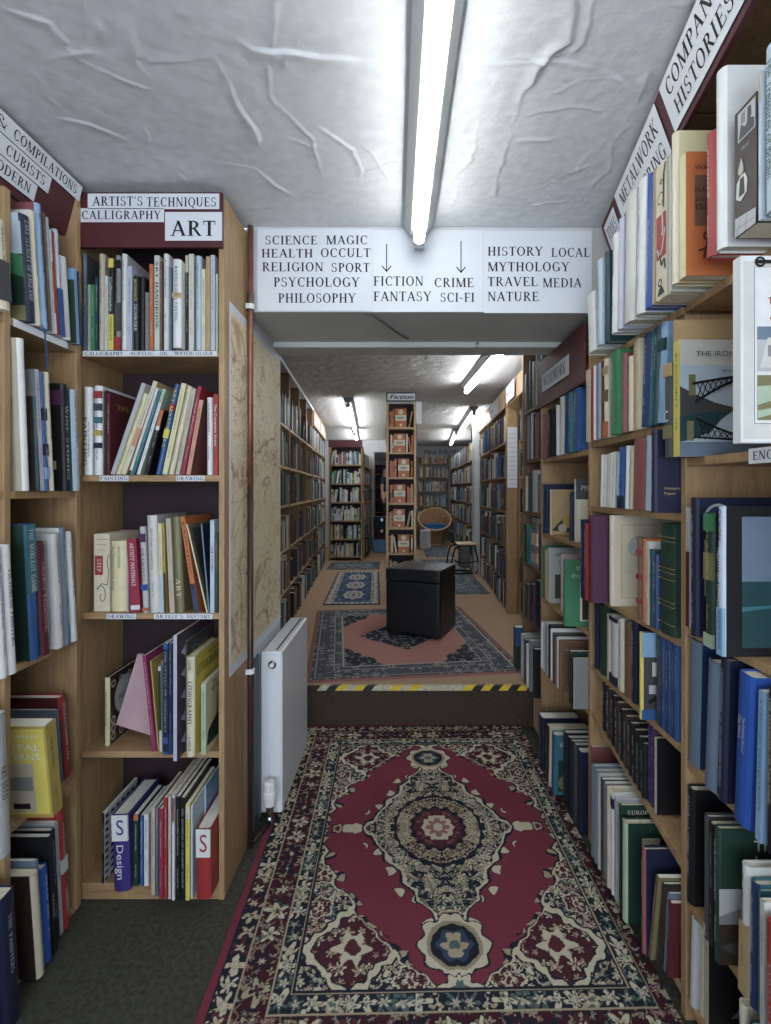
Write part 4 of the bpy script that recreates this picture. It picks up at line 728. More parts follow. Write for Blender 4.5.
mb = MB(); mb.box(-.52,-.485,9.46,9.5,.22,2.05,WALLW); mb.box(-.52,.02,9.46,9.5,2.02,2.06,WALLW); mb.box(-.01,.02,9.46,9.5,.22,2.05,WALLW)
struct('trim_1', mb, 'white frame of the far doorway')
# lintel beam across the opening
BEAM = mat('grey painted lintel', (192,192,188), rough=0.7, var=0.05, scale=5, bump=0.1)
mb = MB(); mb.box(-.557,1.0,1.83,2.33,1.951,2.32,BEAM); mb.box(-.557,1.0,2.2,2.33,1.928,1.951,BEAM); mb.box(-.557,.7,1.829,1.83,1.951,2.27,WALLW)
struct('lintel_beam', mb, 'painted lintel over the opening to the back room')
# pillar on the right of the back room
boxs('wall_pillar', (.955,1.06,6.42,6.62,.22,2.25), m=WALLW, label='white pillar at the end of the light wood bookcase')

# ceilings: plaster with real relief
def value_noise(x, y, seed):
    r = np.random.RandomState(seed); T = r.rand(64, 64)
    xi, yi = np.floor(x).astype(int), np.floor(y).astype(int); fx, fy = x - xi, y - yi
    fx = fx*fx*(3-2*fx); fy = fy*fy*(3-2*fy)
    g = lambda a, b: T[a % 64, b % 64]
    return (g(xi,yi)*(1-fx)+g(xi+1,yi)*fx)*(1-fy)+(g(xi,yi+1)*(1-fx)+g(xi+1,yi+1)*fx)*fy
def grid_mesh(name, X, Y, Z, material, smooth=True):
    ny, nx = X.shape
    v = np.stack([X, Y, Z], -1).reshape(-1, 3)
    i = np.arange(ny * nx).reshape(ny, nx)
    f = np.stack([i[:-1,:-1], i[:-1,1:], i[1:,1:], i[1:,:-1]], -1).reshape(-1, 4)
    me = bpy.data.meshes.new(name)
    me.vertices.add(len(v)); me.vertices.foreach_set('co', v.astype(np.float32).ravel())
    me.loops.add(f.size); me.loops.foreach_set('vertex_index', f.astype(np.int32).ravel())
    me.polygons.add(len(f)); me.polygons.foreach_set('loop_start', np.arange(0, f.size, 4, dtype=np.int32))
    if smooth: me.polygons.foreach_set('use_smooth', np.ones(len(f), dtype=bool))
    me.materials.append(material); me.update(calc_edges=True)
    o = bpy.data.objects.new(name, me); COL.objects.link(o)
    return o
def cpt(px, py):
    Z = .96 * F / (VY - py); return (px - VX) / F * Z, Z
def seg_dist(X, Y, a, b):
    ax, ay = a; bx, by = b; dx, dy = bx-ax, by-ay; L2 = dx*dx+dy*dy
    t = np.clip(((X-ax)*dx+(Y-ay)*dy)/L2, 0, 1)
    ex, ey = X-ax-t*dx, Y-ay-t*dy
    return np.hypot(ex, ey), (ex*dy-ey*dx)/math.sqrt(L2)
xs = np.linspace(-1.3, 1.1, 481); ys = np.concatenate([np.linspace(-1.62, .6, 120)[:-1], np.linspace(.6, 1.84, 330)])
X, Y = np.meshgrid(xs, ys)
Zc = np.full_like(X, CEILF)
Zc += .007*(value_noise(X*1.7+9, Y*1.7+9, 3)-.5) + .0035*(value_noise(X*5+20, Y*5+30, 4)-.5) + .0016*(value_noise(X*14+40, Y*14+40, 5)-.5) + .0007*(value_noise(X*40+40, Y*40+40, 6)-.5)
l7 = lambda L: [(x/1.836, y/1.836) for x, y in L]; l8 = lambda L: [(400+x/2.078, y/2.078) for x, y in L]
STR = [(l7([(232,0),(250,60),(268,112)]),.007,.022), (l7([(362,0),(410,50),(460,90),(520,100),(600,105),(750,106)]),.009,.02), (l7([(400,112),(425,165),(470,255)]),.007,.016),
 (l7([(255,238),(285,285),(345,330)]),.005,.01), (l7([(500,130),(510,190),(545,228),(578,260),(592,305)]),.004,.007), (l7([(593,237),(650,275),(668,325)]),.005,.008),
 (l7([(408,300),(470,310),(490,330),(525,352)]),.007,.012), (l7([(65,35),(100,45),(125,75)]),.005,.01), (l7([(130,105),(178,102)]),.005,.01), (l7([(118,218),(160,225),(215,250)]),.005,.01),
 (l7([(85,150),(112,190)]),.005,.01), (l7([(185,55),(195,75)]),.007,.012), (l7([(515,0),(512,85)]),.004,.008), (l7([(240,300),(245,350)]),.004,.008), (l7([(440,120),(400,100),(300,125)]),.003,.008),
 (l8([(365,0),(355,85),(300,140),(270,190),(235,262),(218,330),(205,400)]),.008,.014), (l8([(408,0),(385,60),(375,105)]),.005,.009), (l8([(315,128),(390,140),(440,152),(490,192)]),.005,.009),
 (l8([(165,252),(150,310),(120,372)]),.005,.007), (l8([(470,268),(445,300),(435,355),(410,388)]),.006,.009), (l8([(518,165),(498,205)]),.007,.009), (l8([(250,290),(310,290)]),.005,.01), (l8([(140,125),(290,130),(330,120)]),.003,.008)]
wob = .035*(value_noise(X*9+3, Y*9+7, 12)-.5) + .016*(value_noise(X*28+3, Y*28+7, 13)-.5)
crng = random.Random(17)
for _ in range(70):
    x0, y0 = crng.uniform(-1.1, .8), crng.uniform(.3, 1.8); a_ = crng.uniform(0, 6.28); pl_ = [(x0, y0)]; n_ = crng.randint(2, 4)
    for k_ in range(n_): a_ += crng.uniform(-.5, .5); l_ = crng.uniform(.02, .06); pl_.append((pl_[-1][0] + l_*math.cos(a_), pl_[-1][1] + l_*math.sin(a_)))
    STR.append((pl_, crng.uniform(.0012, .0035), crng.uniform(.004, .009), 1))
for pl, hgt, wd, *raw in STR:
    P = pl if raw else [cpt(*p) for p in pl]
    best = np.full_like(X, 9.0); sgn = np.zeros_like(X)
    for a, b in zip(P, P[1:]):
        d, s_ = seg_dist(X + wob, Y + wob*.7, a, b); k = d < best; best[k] = d[k]; sgn[k] = s_[k]
    w_ = np.where(sgn > 0, wd * .22, wd * 1.5)
    Zc -= .62 * hgt * np.exp(-(best / w_) ** 2) * np.clip(1.7 * value_noise(X*11, Y*11, 21) - .15, 0, 2)
PLAST = mat('pale grey plaster', (216,218,221), rough=0.8, var=0.07, scale=30, bump=0.55, detail=10)
ce = grid_mesh('ceiling', X, Y, Zc, PLAST); ce['kind'] = 'structure'; ce['label'] = 'rough plastered ceiling of the front room'
xs = np.linspace(-1.7, 1.6, 200); ys = np.linspace(2.30, 10.9, 520)
X, Y = np.meshgrid(xs, ys)
STUC = mat('textured grey stucco', (214,213,212), rough=0.9, var=0.13, scale=75, bump=1.0, detail=4)
cb = grid_mesh('ceiling_back', X, Y, 2.25 + .006*(value_noise(X*24, Y*24, 2)-.5) + .006*(value_noise(X*2, Y*2, 6)-.5), STUC); cb['kind'] = 'structure'; cb['label'] = 'stucco ceiling of the back room'

# ------------------------------------------------------------------ bookcases
def case(label, p0, p1, zs, top, depth, base=0.0, ends=(1,1), dividers=(), shelf_mat=PINE, post_mat=PINE, back=BACKD, header=None, th=.02, group=None, skip_back=False, post=.022, top_board=0, end_tops=(None,None), div_top=None):
    ex = Vector((p1[0]-p0[0], p1[1]-p0[1])); Ln = ex.length; rz = math.atan2(ex.y, ex.x)
    t = thing('bookcase', label, 'bookcase', (p0[0], p0[1], base), rz, group)
    for k, on in enumerate(ends):
        if not on: continue
        m_ = MB(); x0 = 0 if k == 0 else Ln - post
        m_.box(x0, x0 + post, 0, depth, 0, (end_tops[k] or top) - base, post_mat); bevel(m_.build('side_panel', t), .002)
    for dv in dividers:
        m_ = MB(); m_.box(dv - post/2, dv + post/2, 0.001, depth, 0, (div_top or top) - base, post_mat); bevel(m_.build('divider_panel', t), .002)
    xa = post if ends[0] else 0; xb = Ln - post if ends[1] else Ln
    segs = []; cur = xa
    for dv in list(dividers) + [None]:
        e_ = xb if dv is None else dv - post/2
        segs.append((cur, e_)); cur = (dv or 0) + post/2
    for z in zs:
        z2 = z if isinstance(z, tuple) else (z, z)
        for a, b in segs:
            m_ = MB()
            za = z2[0] + (z2[1]-z2[0])*a/Ln; zb = z2[0] + (z2[1]-z2[0])*b/Ln
            m_.box(a, b, 0.002, depth-.006, -th, 0, shelf_mat)
            m_.v = [(x, y, z + ((za if x == a else zb) - base)) for x, y, z in m_.v]
            bevel(m_.build('shelf', t), .0015)
    if not skip_back:
        m_ = MB(); m_.box(xa, xb, depth - .006, depth, 0.0, top - base, back); m_.build('back_panel', t)
    if top_board:
        m_ = MB(); m_.box(0, Ln, .05, depth, top - base - .002, top - base + .012, PINED); m_.build('top_board', t)
    if header:
        z0, z1, hm, off = header
        m_ = MB(); m_.box(0, Ln, off - .012, off, z0 - base, z1 - base, hm); bevel(m_.build('header_board', t), .002)
    return t, Ln, rz
# art bookcase: frontal
t, *_ = case('narrow pine bookcase under the ART sign, facing the camera', (-1.03, ZA), (-.557, ZA), [z for z in A_SH], 2.235, .248, shelf_mat=PINEH, header=(2.062, 2.235, BURG, -.004), post=.018)
m_ = MB(); m_.box(.018, .455, .004, .022, 0, A_SH[4] - .02, PINEH); m_.build('plinth', t)
# side bookcase near left
tL, *_ = case('pine bookcase along the near left wall under the CUBISTS sign', (-1.0, .62), (-1.0, 1.567), [1.745, 1.297, .843, .435, .010], 2.24, .265, ends=(1,1), dividers=(.655,), top_board=1, div_top=2.07)
m_ = MB(); m_.v = [(x, y, z) for x in (0.0, .943) for (y, z) in ((.033,2.085),(-.008,2.245),(.004,2.247),(.045,2.087))]
for f_ in ((0,1,2,3),(4,7,6,5),(0,4,5,1),(1,5,6,2),(2,6,7,3),(3,7,4,0)): m_.f.append(f_); m_.mi.append(m_.m(BURG))
m_.build('header_board', tL)
# right wall, bay A + B + C
def rcase(label, za, zb, zs, header, x=XR, base=0.0, top=2.24, depth=.27, ends=(1,1), **k):
    return case(label, (x, zb), (x, za), zs, top, depth, base=base, ends=ends, header=header, **k)
tA, LA, _ = rcase('tall pine bookcase nearest on the aisle under the COMPANY HISTORIES sign', .55, 1.247, [1.757, 1.378, .967, .642, .302, .062], None, back=PINED, end_tops=(1.73,None))
tB, LB, _ = rcase('tall pine bookcase under the METALWORK sign', 1.2475, 1.86, [1.757, 1.474, 1.242, .927, .662, (.50, .372), .062], None, ends=(1,0))
rcase('pine bookcase with the burgundy WOODWORK board under the lintel', 1.8605, 2.49, [1.452, 1.092, .772, .482], (1.70, 1.925, BURG, -.004), top=1.925, ends=(1,0))
rcase('dark wood bookcase standing on the platform past the step', 2.53, 2.94, [1.752, 1.47, 1.18, .885, .585], None, x=DX, base=.221, top=2.2, shelf_mat=PINED, post_mat=PINED)

# splayed burgundy header boards of the two near right bookcases
def hx(y): return .405 + .178*y      # top edge of the board; the foot is set back .04
for (tt_, ya, yb) in ((tA, .56, 1.24), (tB, 1.248, 1.80)):
    m_ = MB(); o_ = tt_.location; P = []
    for y in (ya, yb):
        for (dx_, z) in ((.04,2.128),(0,2.25),(.012,2.252),(.052,2.13)): P.append((hx(y)+dx_, y, z))
    m_.v = [(-(y - o_.y), (x - o_.x), z) for x, y, z in P]
    for f_ in ((0,1,2,3),(4,7,6,5),(0,4,5,1),(1,5,6,2),(2,6,7,3),(3,7,4,0)): m_.f.append(f_); m_.mi.append(m_.m(BURG))
    m_.build('header_board', tt_)
    m_ = MB(); P = []
    for z in (2.236, 2.249):
        for (x, y) in ((hx(ya)+.014, ya), (hx(yb)+.014, yb), (.968, yb), (.968, ya)): P.append((x, y, z))
    m_.v = [(-(y - o_.y), (x - o_.x), z) for x, y, z in P]
    for f_ in ((0,1,2,3),(4,7,6,5),(0,4,5,1),(1,5,6,2),(2,6,7,3),(3,7,4,0)): m_.f.append(f_); m_.mi.append(m_.m(PINED))
    m_.build('top_board', tt_)
# ------------------------------------------------------------------ far books: one mass
FB = MB(); frng = random.Random(99)
def far_fill(p0, p1, zs, hmax, pal, depth=.16, inset=.002, x0=.03, x1=None, gap=.12, tmin=.014, tmax=.036, hmin=.17, div=(), top=9.0):
    ex = Vector((p1[0]-p0[0], p1[1]-p0[1])); Ln = ex.length; ex /= Ln; ey = Vector((-ex.y, ex.x))
    x1 = x1 or Ln - .03
    cuts = [x0] + [c for d_ in div for c in (d_ - .018, d_ + .018)] + [x1]
    zz_ = sorted(zs)
    for z in zs:
        up = [q for q in zz_ if q > z + .01]
        hm = min(hmax, (up[0] - z - .03) if up else 9, top - z - .01)
        for xa, xb in zip(cuts[::2], cuts[1::2]):
            x = xa + frng.uniform(.002, .012)
            while x < xb - tmin:
                if frng.random() < gap * .25: x += frng.uniform(.02, .09); continue
                t_ = min(frng.uniform(tmin, tmax), xb - x); h = frng.uniform(min(hmin, hm*.8), hm); d = depth * frng.uniform(.85, 1)
                if t_ < .008: break
                c = cm(frng.choice(pal)); off = inset + frng.uniform(-.012, .012); sh = frng.choice((0,0,.03,-.02)) if frng.random() < .35 else 0
                if sh < 0: x += -sh
                if x + t_ + max(sh, 0) > xb: sh = 0
                if x + t_ > xb: break
                b = len(FB.v)
                for zz in (0, h):
                    for (u, v) in ((x, off), (x + t_, off), (x + t_, off + d), (x, off + d)):
                        q = ex * (u + (sh if zz else 0)) + ey * v; FB.v.append((p0[0] + q.x, p0[1] + q.y, z + .001 + zz))
                for q in ((0,3,2,1),(0,1,5,4),(1,2,6,5),(2,3,7,6),(3,0,4,7)): FB.f.append(tuple(b+i for i in q)); FB.mi.append(FB.m(c))
                FB.f.append((b+4,b+5,b+6,b+7)); FB.mi.append(FB.m(PAGES))
                if frng.random() < .55 and h > .12:     # a paper label or title block on the spine
                    za, zb = sorted((frng.uniform(.15,.85), frng.uniform(.15,.85))); cc = cm(frng.choice(('white','cream','ink','gold','maroon','pale blue','dark grey')))
                    b = len(FB.v)
                    for (u, zz) in ((.15,za),(.85,za),(.85,zb),(.15,zb)):
                        q = ex*(x + t_*u + sh*zz) + ey*(off-.0012); FB.v.append((p0[0]+q.x, p0[1]+q.y, z + .001 + zz*h))
                    FB.f.append((b,b+1,b+2,b+3)); FB.mi.append(FB.m(cc))
                x += t_ + max(sh, 0) + .0015
DARKP = ['dark grey','black','dark brown','grey','maroon','olive','beige','navy','grey blue','dark green','ink','brown','dark teal','off-white']
MIXP = ['white','cream','red','blue','navy','black','light blue','orange','dark green','teal','off-white','grey','beige','yellow','maroon','pale blue','dark grey']
PASP = ['off-white','white','white','light grey','pale green','pale blue','cream','light grey','beige','light blue','grey blue','off-white','pale yellow','teal','rose','green','lavender','tan']
ORP = ['orange','salmon','tan','orange','cream','brown']
# left row of the back room (slightly splayed)
def lp(Z): return (-.79 - .07*(Z-2.9), Z)
ZL = [1.78, 1.475, 1.19, .865, .56, .245]
seg = [(2.37,3.9,1), (3.91,5.6,1), (5.61,7.35,2)]
for i, (a, b, k) in enumerate(seg):
    lab = ('tall bookcase just past the map wall on the left aisle', 'second tall bookcase along the left aisle of the back room', 'bookcase with a pale wood header at the end of the left aisle')[i]
    case(lab, lp(a), lp(b), ZL, 2.21, .24, base=.221, dividers=((b-a)*.33, (b-a)*.66), shelf_mat=PINEL, post_mat=PINED, back=PINED, header=(2.03,2.21,PINE,-.003) if k == 2 else (2.185,2.21,PAPER,-.003), group='bookcases of the left aisle')
    far_fill(lp(a), lp(b), ZL, .255, DARKP if i < 2 else DARKP + PASP, gap=(.3,1.9,1.0)[i], depth=.18, div=((b-a)*.33, (b-a)*.66), top=2.15 if i < 2 else 2.02)
# end-of-aisle bookcase facing the camera
case('bookcase of pale books closing the left aisle', (-1.09,7.62), (-.575,7.62), [1.688,1.40,1.117,.836,.555,.285], 1.98, .2, base=.221, shelf_mat=PINE, post_mat=PINE, header=(1.95,2.06,BURG,-.004))
far_fill((-1.09,7.62), (-.575,7.62), [1.688,1.40,1.117,.836,.555,.285], .225, PASP, depth=.14, hmin=.15, gap=.2, top=1.95)
case('bookcase turned side-on behind the aisle end, with pale shelf edges', (-.56,7.86), (-.53,9.35), [1.688,1.40,1.117,.836,.555,.285], 1.93, .22, base=.221, shelf_mat=PINEL, post_mat=PINEL)
far_fill((-.56,7.86), (-.53,9.35), [1.688,1.40,1.117,.836,.555,.285], .2, PASP + DARKP, depth=.14, gap=.4)
# right rows of the back room
def rp(Z): return (.90 + .04*(Z-3.4), Z)
ZR_ = [1.735, 1.42, 1.11, .80, .50, .245]
case('light wood bookcase with paper signs along its header, right aisle', (1.035,4.365), (1.0,3.42), ZR_, 2.2, .26, base=.221, shelf_mat=PINE, post_mat=PINE, back=PINED, header=(2.03,2.2,PINE,-.09))
m_ = MB(); m_.box(.935,1.03,4.372,4.43,.221,2.02,PINE); tag(bevel(m_.build('timber_post'), .004), 'square timber post carrying the gridded notice in the right aisle', 'post')
far_fill((1.035,4.365), (1.0,3.42), ZR_, .25, DARKP + ['green','teal','maroon'], gap=.3, top=2.02)
case('long light wood bookcase between the post and the white pillar', rp(6.4), rp(4.45), ZR_, 2.2, .26, base=.221, dividers=(1.0,), shelf_mat=PINE, post_mat=PINE, back=PINED, header=(2.03,2.2,PINE,-.003))
far_fill(rp(6.4), rp(4.45), ZR_, .26, DARKP + ['maroon','blue','pale yellow','cream','dark teal'], gap=.3, div=(1.0,), top=2.02)
case('bookcase past the white pillar at the end of the right aisle', (1.05,10.45), (1.03,6.75), ZR_, 2.0, .26, base=.221, dividers=(1.2,2.4), shelf_mat=PINE, post_mat=PINED)
far_fill((1.05,10.45), (1.03,6.75), ZR_, .25, MIXP, gap=.1, div=(1.2,2.4))
# far wall shelves under the mind body spirit lettering
case('white-backed bookcase on the far wall under painted lettering', (.36,10.55), (1.04,10.55), [1.86,1.57,1.27,.964,.66,.4], 2.02, .22, base=.221, dividers=(.15,), shelf_mat=PINE, post_mat=PINE, back=WALLW)
far_fill((.36,10.55), (1.04,10.55), [1.86], .16, ORP + ['white','cream','dark green'], depth=.12, hmin=.12, div=(.15,), top=2.02)
far_fill((.36,10.55), (1.04,10.55), [1.57,1.27,.964,.66,.4], .22, MIXP + PASP + PASP, depth=.13, hmin=.16, div=(.15,))
# island row that ends in the fiction bookcase
ZF = [1.892,1.657,1.422,1.18,.9475,.708,.47]
case('narrow pine bookcase of orange paperbacks under the Fiction sign', (-.13,4.70), (.152,4.70), ZF, 2.13, .13, base=.221, shelf_mat=PINEL, post_mat=PINEL, header=(2.13,2.215,mat('black sign board',(28,28,30),rough=.5),-.004))
case('left side of the island row behind the Fiction bookcase', (-.13,9.4), (-.13,4.84), ZR_, 2.1, .138, base=.221, dividers=(1.5,3.0), shelf_mat=PINE, post_mat=PINED)
case('right side of the island row behind the Fiction bookcase', (.152,4.84), (.152,9.4), ZR_, 2.1, .138, base=.221, dividers=(1.5,3.0), shelf_mat=PINE, post_mat=PINED)
far_fill((-.13,9.4), (-.13,4.84), ZR_, .24, MIXP, depth=.11, div=(1.5,3.0)); far_fill((.152,4.84), (.152,9.4), ZR_, .24, MIXP, depth=.11, inset=-.004, div=(1.5,3.0))
FO = [(103,160),(97,150),(118,175),(98,158),(95,152),(118,172)]
for k, z in enumerate(ZF):
    far_fill((-.13,4.70), (.152,4.70), [z], .172, ORP[:5], depth=.1, x0=.028, x1=FO[min(k,5)][0]/5.12*.0094 + .13 + (375-400)*.0094 - .004, tmin=.012, tmax=.018, hmin=.165, gap=0)
    far_fill((-.13,4.70), (.152,4.70), [z], .172, ORP[:5], depth=.1, x0=FO[min(k,5)][0]/5.12*.0094 + .13 + (375-400)*.0094 + .112, x1=.257, tmin=.012, tmax=.018, hmin=.165, gap=0)
    if k < 6:
        xa = wx(375 + FO[k][0]/5.12, 4.705)
        b_ = make_book((xa, 4.716, z + .001), -math.pi/2, 0.0, .014, .172, .106, {'k':'p','t':0,'art':[('r',0,.34,1,.66,'cream'),('c',.5,.82,.22,'cream'),('c',.5,.1,.1,'cream')] + [('r',.2,.5,.8,.53,'ink'),('r',.3,.44,.7,.46,'ink')]}, 'orange', frng)
        tag(b_, f'orange and cream paperback facing out, {ORD[k]} shelf below the Fiction sign', 'book', 'face-out orange paperbacks on the Fiction bookcase'); BOOKS.append(b_)
fb = FB.build('distant_books', fix=False); tag(fb, 'rows of books filling the shelves of the back room', 'books', kind='stuff')

# ------------------------------------------------------------------ paper signs
ROT = {'front': 0.0, 'right': -math.pi/2, 'left': math.pi/2}
def sign(name, label, loc, side, w, h, lines, group=None, paper=PAPER, cat='sign', th=.0012, rotz=None, extra=None, tilt=0.0):
    """sheet lower-left corner at loc; lines: (text, x0, x1, baseline, cap height[, style]) in metres on the sheet"""
    rz = ROT[side] if rotz is None else rotz
    m_ = MB(); m_.box(0, w, 0, th, 0, h, paper)
    o = m_.build(name, loc=loc, rotz=rz); o.rotation_euler = (tilt, 0, rz); tag(o, label, cat, group)
    lm = MB()
    for l in lines:
        ps, wd = sans(l[0], .35 if 'i' in l[5] else 0) if len(l) > 5 and 's' in l[5] else serif(l[0])
        put(lm, ps, lambda a, b: (l[1] + a / wd * (l[2]-l[1]), -.0006, l[3] + b * l[4]), INK)
    if extra: extra(lm)
    if lm.v: lm.build('lettering', o, fix=False)
    return o
ZB = 1.826; KB = ZB / F
def bx(px): return (px - VX) * KB
def bz(py): return EYE - (py - VY) * KB
def beam_sheet(label, px0, px1, py0, py1, lines, arrows=()):
    x0, z0 = bx(px0), bz(py1)
    ls = [(t_, bx(a) - x0, bx(b) - x0, bz(y) - z0, c * KB) for (t_, a, b, y, c) in lines]
    def ex(lm):
        for (ax, ya, yb) in arrows:
            x = bx(ax) - x0; za, zb = bz(ya) - z0, bz(yb) - z0; k = KB
            lm.poly([(x-.5*k,-.0006,za),(x+.5*k,-.0006,za),(x+.5*k,-.0006,zb),(x-.5*k,-.0006,zb)], INK)
            for s in (-1, 1): lm.poly([(x,-.0006,zb-.3*k),(x+s*4.6*k,-.0006,zb+5.2*k),(x+s*4.6*k,-.0006,zb+6.8*k),(x,-.0006,zb+1.6*k)], INK)
    sign('paper_sign', label, (x0, ZB, z0), 'front', bx(px1)-x0, bz(py0)-z0, ls, extra=ex)
beam_sheet('white sheet on the lintel lettered SCIENCE MAGIC down to PHILOSOPHY', 257.5, 372, 229, 311, [('SCIENCE',264.8,317.5,244.6,8.8),('MAGIC',326,367.8,244.4,8.8),('HEALTH',261.4,313,257.6,8.6),('OCCULT',320.5,370.7,257.2,8.8),('RELIGION',262,323.5,271.4,9),('SPORT',331,370,272,9),('PSYCHOLOGY',273.4,359.8,286.8,9.4),('PHILOSOPHY',278,356,302.8,9.4)])
beam_sheet('white sheet on the lintel with two arrows over FICTION and CRIME', 372.4, 483.4, 230, 312, [('FICTION',373.2,423.5,285.8,9.4),('CRIME',434,474,287.2,9.2),('FANTASY',373.2,431.5,301.2,9.6),('SCI-FI',440,474.6,302,9.2)], ((386.6,244,272),(461,241,273)))
beam_sheet('white sheet on the lintel lettered HISTORY LOCAL MYTHOLOGY', 483.8, 592, 231, 313, [('HISTORY',487.4,543,255.8,9),('LOCAL',551,590.2,257,9),('MYTHOLOGY',487.4,569.5,271.4,9.2),('TRAVEL',487.4,538,286.2,9.2),('MEDIA',542.5,581.5,287.4,9.2),('NATURE',487.4,539,301.2,9.4)])
# art header signs
ZS = ZA - .017; KS = ZS / F
def asheet(label, px0, px1, py0, py1, text, a, b, base, cap):
    x0 = (px0-VX)*KS; z0 = EYE-(py1-VY)*KS
    sign('paper_sign', label, (x0, ZS, z0), 'front', (px1-px0)*KS, (py1-py0)*KS, [(t_, (p-px0)*KS, (q-px0)*KS, (py1-y)*KS, c*KS) for t_, p, q, y, c in zip(text, a, b, base, cap)])
asheet("paper strip lettered ARTIST'S TECHNIQUES at the top of the art bookcase", 87.7,219.2,193.5,209, ["ARTIST'S",'TECHNIQUES'], [92.5,146.5], [143,216.5], [205.8,206.6], [9.2,9.2])
asheet('paper strip lettered CALLIGRAPHY on the burgundy board', 77.6,164,208.2,222, ['CALLIGRAPHY'], [81.5],[161],[219.3],[8.6])
asheet('larger white card lettered ART on the burgundy board', 165,222,212,240.5, ['ART'], [170.5],[216],[236],[15.2])
# left header signs (face the aisle, read away from the camera)
TI = math.atan2(.041, .16); TR = math.atan2(.04, .122)
def lsheet(label, t0, t1, ya, yb, words_):
    """t0, t1: heights along the tilted board (its foot at z 2.085)"""
    c, s_ = math.cos(TI), math.sin(TI)
    sign('paper_sign', label, (-1.033 + t0*s_ + .006, ya, 2.085 + t0*c), 'left', yb-ya, t1-t0, [(t_, p-ya, q-ya, .22*(t1-t0), .56*(t1-t0)) for t_, p, q in words_], tilt=TI)
lsheet('long paper strip ending in COMPILATIONS along the near left header', .116,.162,.85,1.555, [('SERIES',.98,1.205),('&',1.225,1.265),('COMPILATIONS',1.285,1.535)])
lsheet('paper strip lettered CUBISTS on the near left header', .068,.113,1.08,1.435, [('CUBISTS',1.275,1.415)])
lsheet('paper strip lettered MODERN on the near left header', .02,.065,1.0,1.395, [('POST',1.05,1.20),('MODERN',1.23,1.375)])
# right header signs (read towards the camera)
def rsheet(label, t0, t1, yfar, ynear, lines, x=None, name='paper_sign'):
    if x is None:
        k = math.hypot(1, .178); c, s_ = math.cos(TR), math.sin(TR)
        sign(name, label, (hx(yfar) + .04 - t0*s_ - .004, yfar, 2.128 + t0*c), 'right', (yfar-ynear)*k, t1-t0, [(t_, (yfar-p)*k, (yfar-q)*k, b_, c_) for t_, p, q, b_, c_ in lines], rotz=-math.pi/2 - math.atan(.178), tilt=TR)
    else: sign(name, label, (x, yfar, t0), 'right', yfar-ynear, t1-t0, [(t_, yfar-p, yfar-q, b_-t0, c) for t_, p, q, b_, c in lines])
rsheet('tall white card lettered COMPANY HISTORIES nearest on the aisle header', .012,.126,1.175,.80, [('COMPANY',1.15,.885,.068,.034),('HISTORIES',1.14,.875,.016,.034)])
rsheet('white card lettered METALWORK and ENGINEERING on the header', -.006,.122,1.60,1.215, [('METALWORK',1.565,1.235,.07,.04),('ENGINEERING',1.58,1.235,.008,.04)])
rsheet('small white card lettered TOOLS close to the lintel', .02,.108,1.77,1.64, [('TOOLS',1.755,1.655,.024,.044)])
rsheet('white strip lettered WOODWORK under the lintel', 1.768,1.85,2.40,2.02, [('WOODWORK',2.375,2.06,1.785,.05)], x=.6815)
# shelf edge labels
def slabel(label, px0, px1, z, text, w_=None):
    Z = ZA - .003; k = Z / F; x0 = (px0-VX)*k; n = len(text)
    tot = (px1-px0)*k; ls = []; x = 0
    L_ = sum(len(t_)+1 for t_ in text)
    for t_ in text:
        a = x + tot*.02; x += tot*(len(t_)+1)/L_; ls.append((t_, a, x - tot*.03, .003, .011))
    sign('shelf_label', label, (x0, Z, z-.0185), 'front', tot, .0165, ls, cat='label')
slabel('shelf label strip lettered CALLIGRAPHY ACRYLIC OIL WATERCOLOUR', 82.5,217,A_SH[0], ['CALLIGRAPHY','ACRYLIC','OIL','WATERCOLOUR'])
slabel('shelf label lettered PAINTING on the second art shelf', 99.5,128.5,A_SH[1], ['PAINTING'])
slabel('shelf label lettered DRAWING on the second art shelf', 176,204.5,A_SH[1], ['DRAWING'])
slabel('shelf label lettered DRAWING on the third art shelf', 106.5,136,A_SH[2], ['DRAWING'])
slabel("shelf label lettered ARTIST'S ANATOMY on the third art shelf", 154,212.5,A_SH[2], ["ARTIST'S",'ANATOMY'])
sign('shelf_label','shelf label lettered ENGINEERING under the railway picture book',(XR-.003, 1.0, 1.352),'right',.22,.03,[('ENGINEERING',.012,.2,.007,.017)],cat='label')
sign('shelf_label','blank white label on the top shelf edge above the beige book',(XL+.003, 1.29, 1.723),'left',.21,.02,[],cat='label')
# back room signs
sign('paper_sign','white Fiction sign on top of the orange paperback bookcase',(-.118,4.681,2.14),'front',.26,.064,[('Fiction',.014+k*.0012,.244+k*.0012,.012,.041,'si') for k in range(4)])
for k, (a, b) in enumerate(((3.62,3.28+.1),(4.32,3.95),(5.3,4.75),(6.2,5.7))):
    x = 0
    lab = ('white paper sign nearest on the light wood header','second white paper sign along the light wood header','third white paper sign along the light wood header','farthest white paper sign on the light wood header')[k]
    sign('paper_sign', lab, (rp(a)[0]-.02, a, 2.045), 'right', a-b, .14, [], rotz=-math.pi/2 - .04, extra=lambda lm: put(lm, dashes(random.Random(3), 7)[0], lambda u, v: (.03+u*.03, -.0006, .05+v*.04), INK))
for k, a in enumerate((5.75, 6.5)):
    sign('paper_sign', ('pale header label at the near end of the left aisle header','pale header label farther along the left aisle header')[k], (lp(a)[0]+.017, a, 2.06), 'left', .5, .11, [], rotz=math.pi/2 + .07)
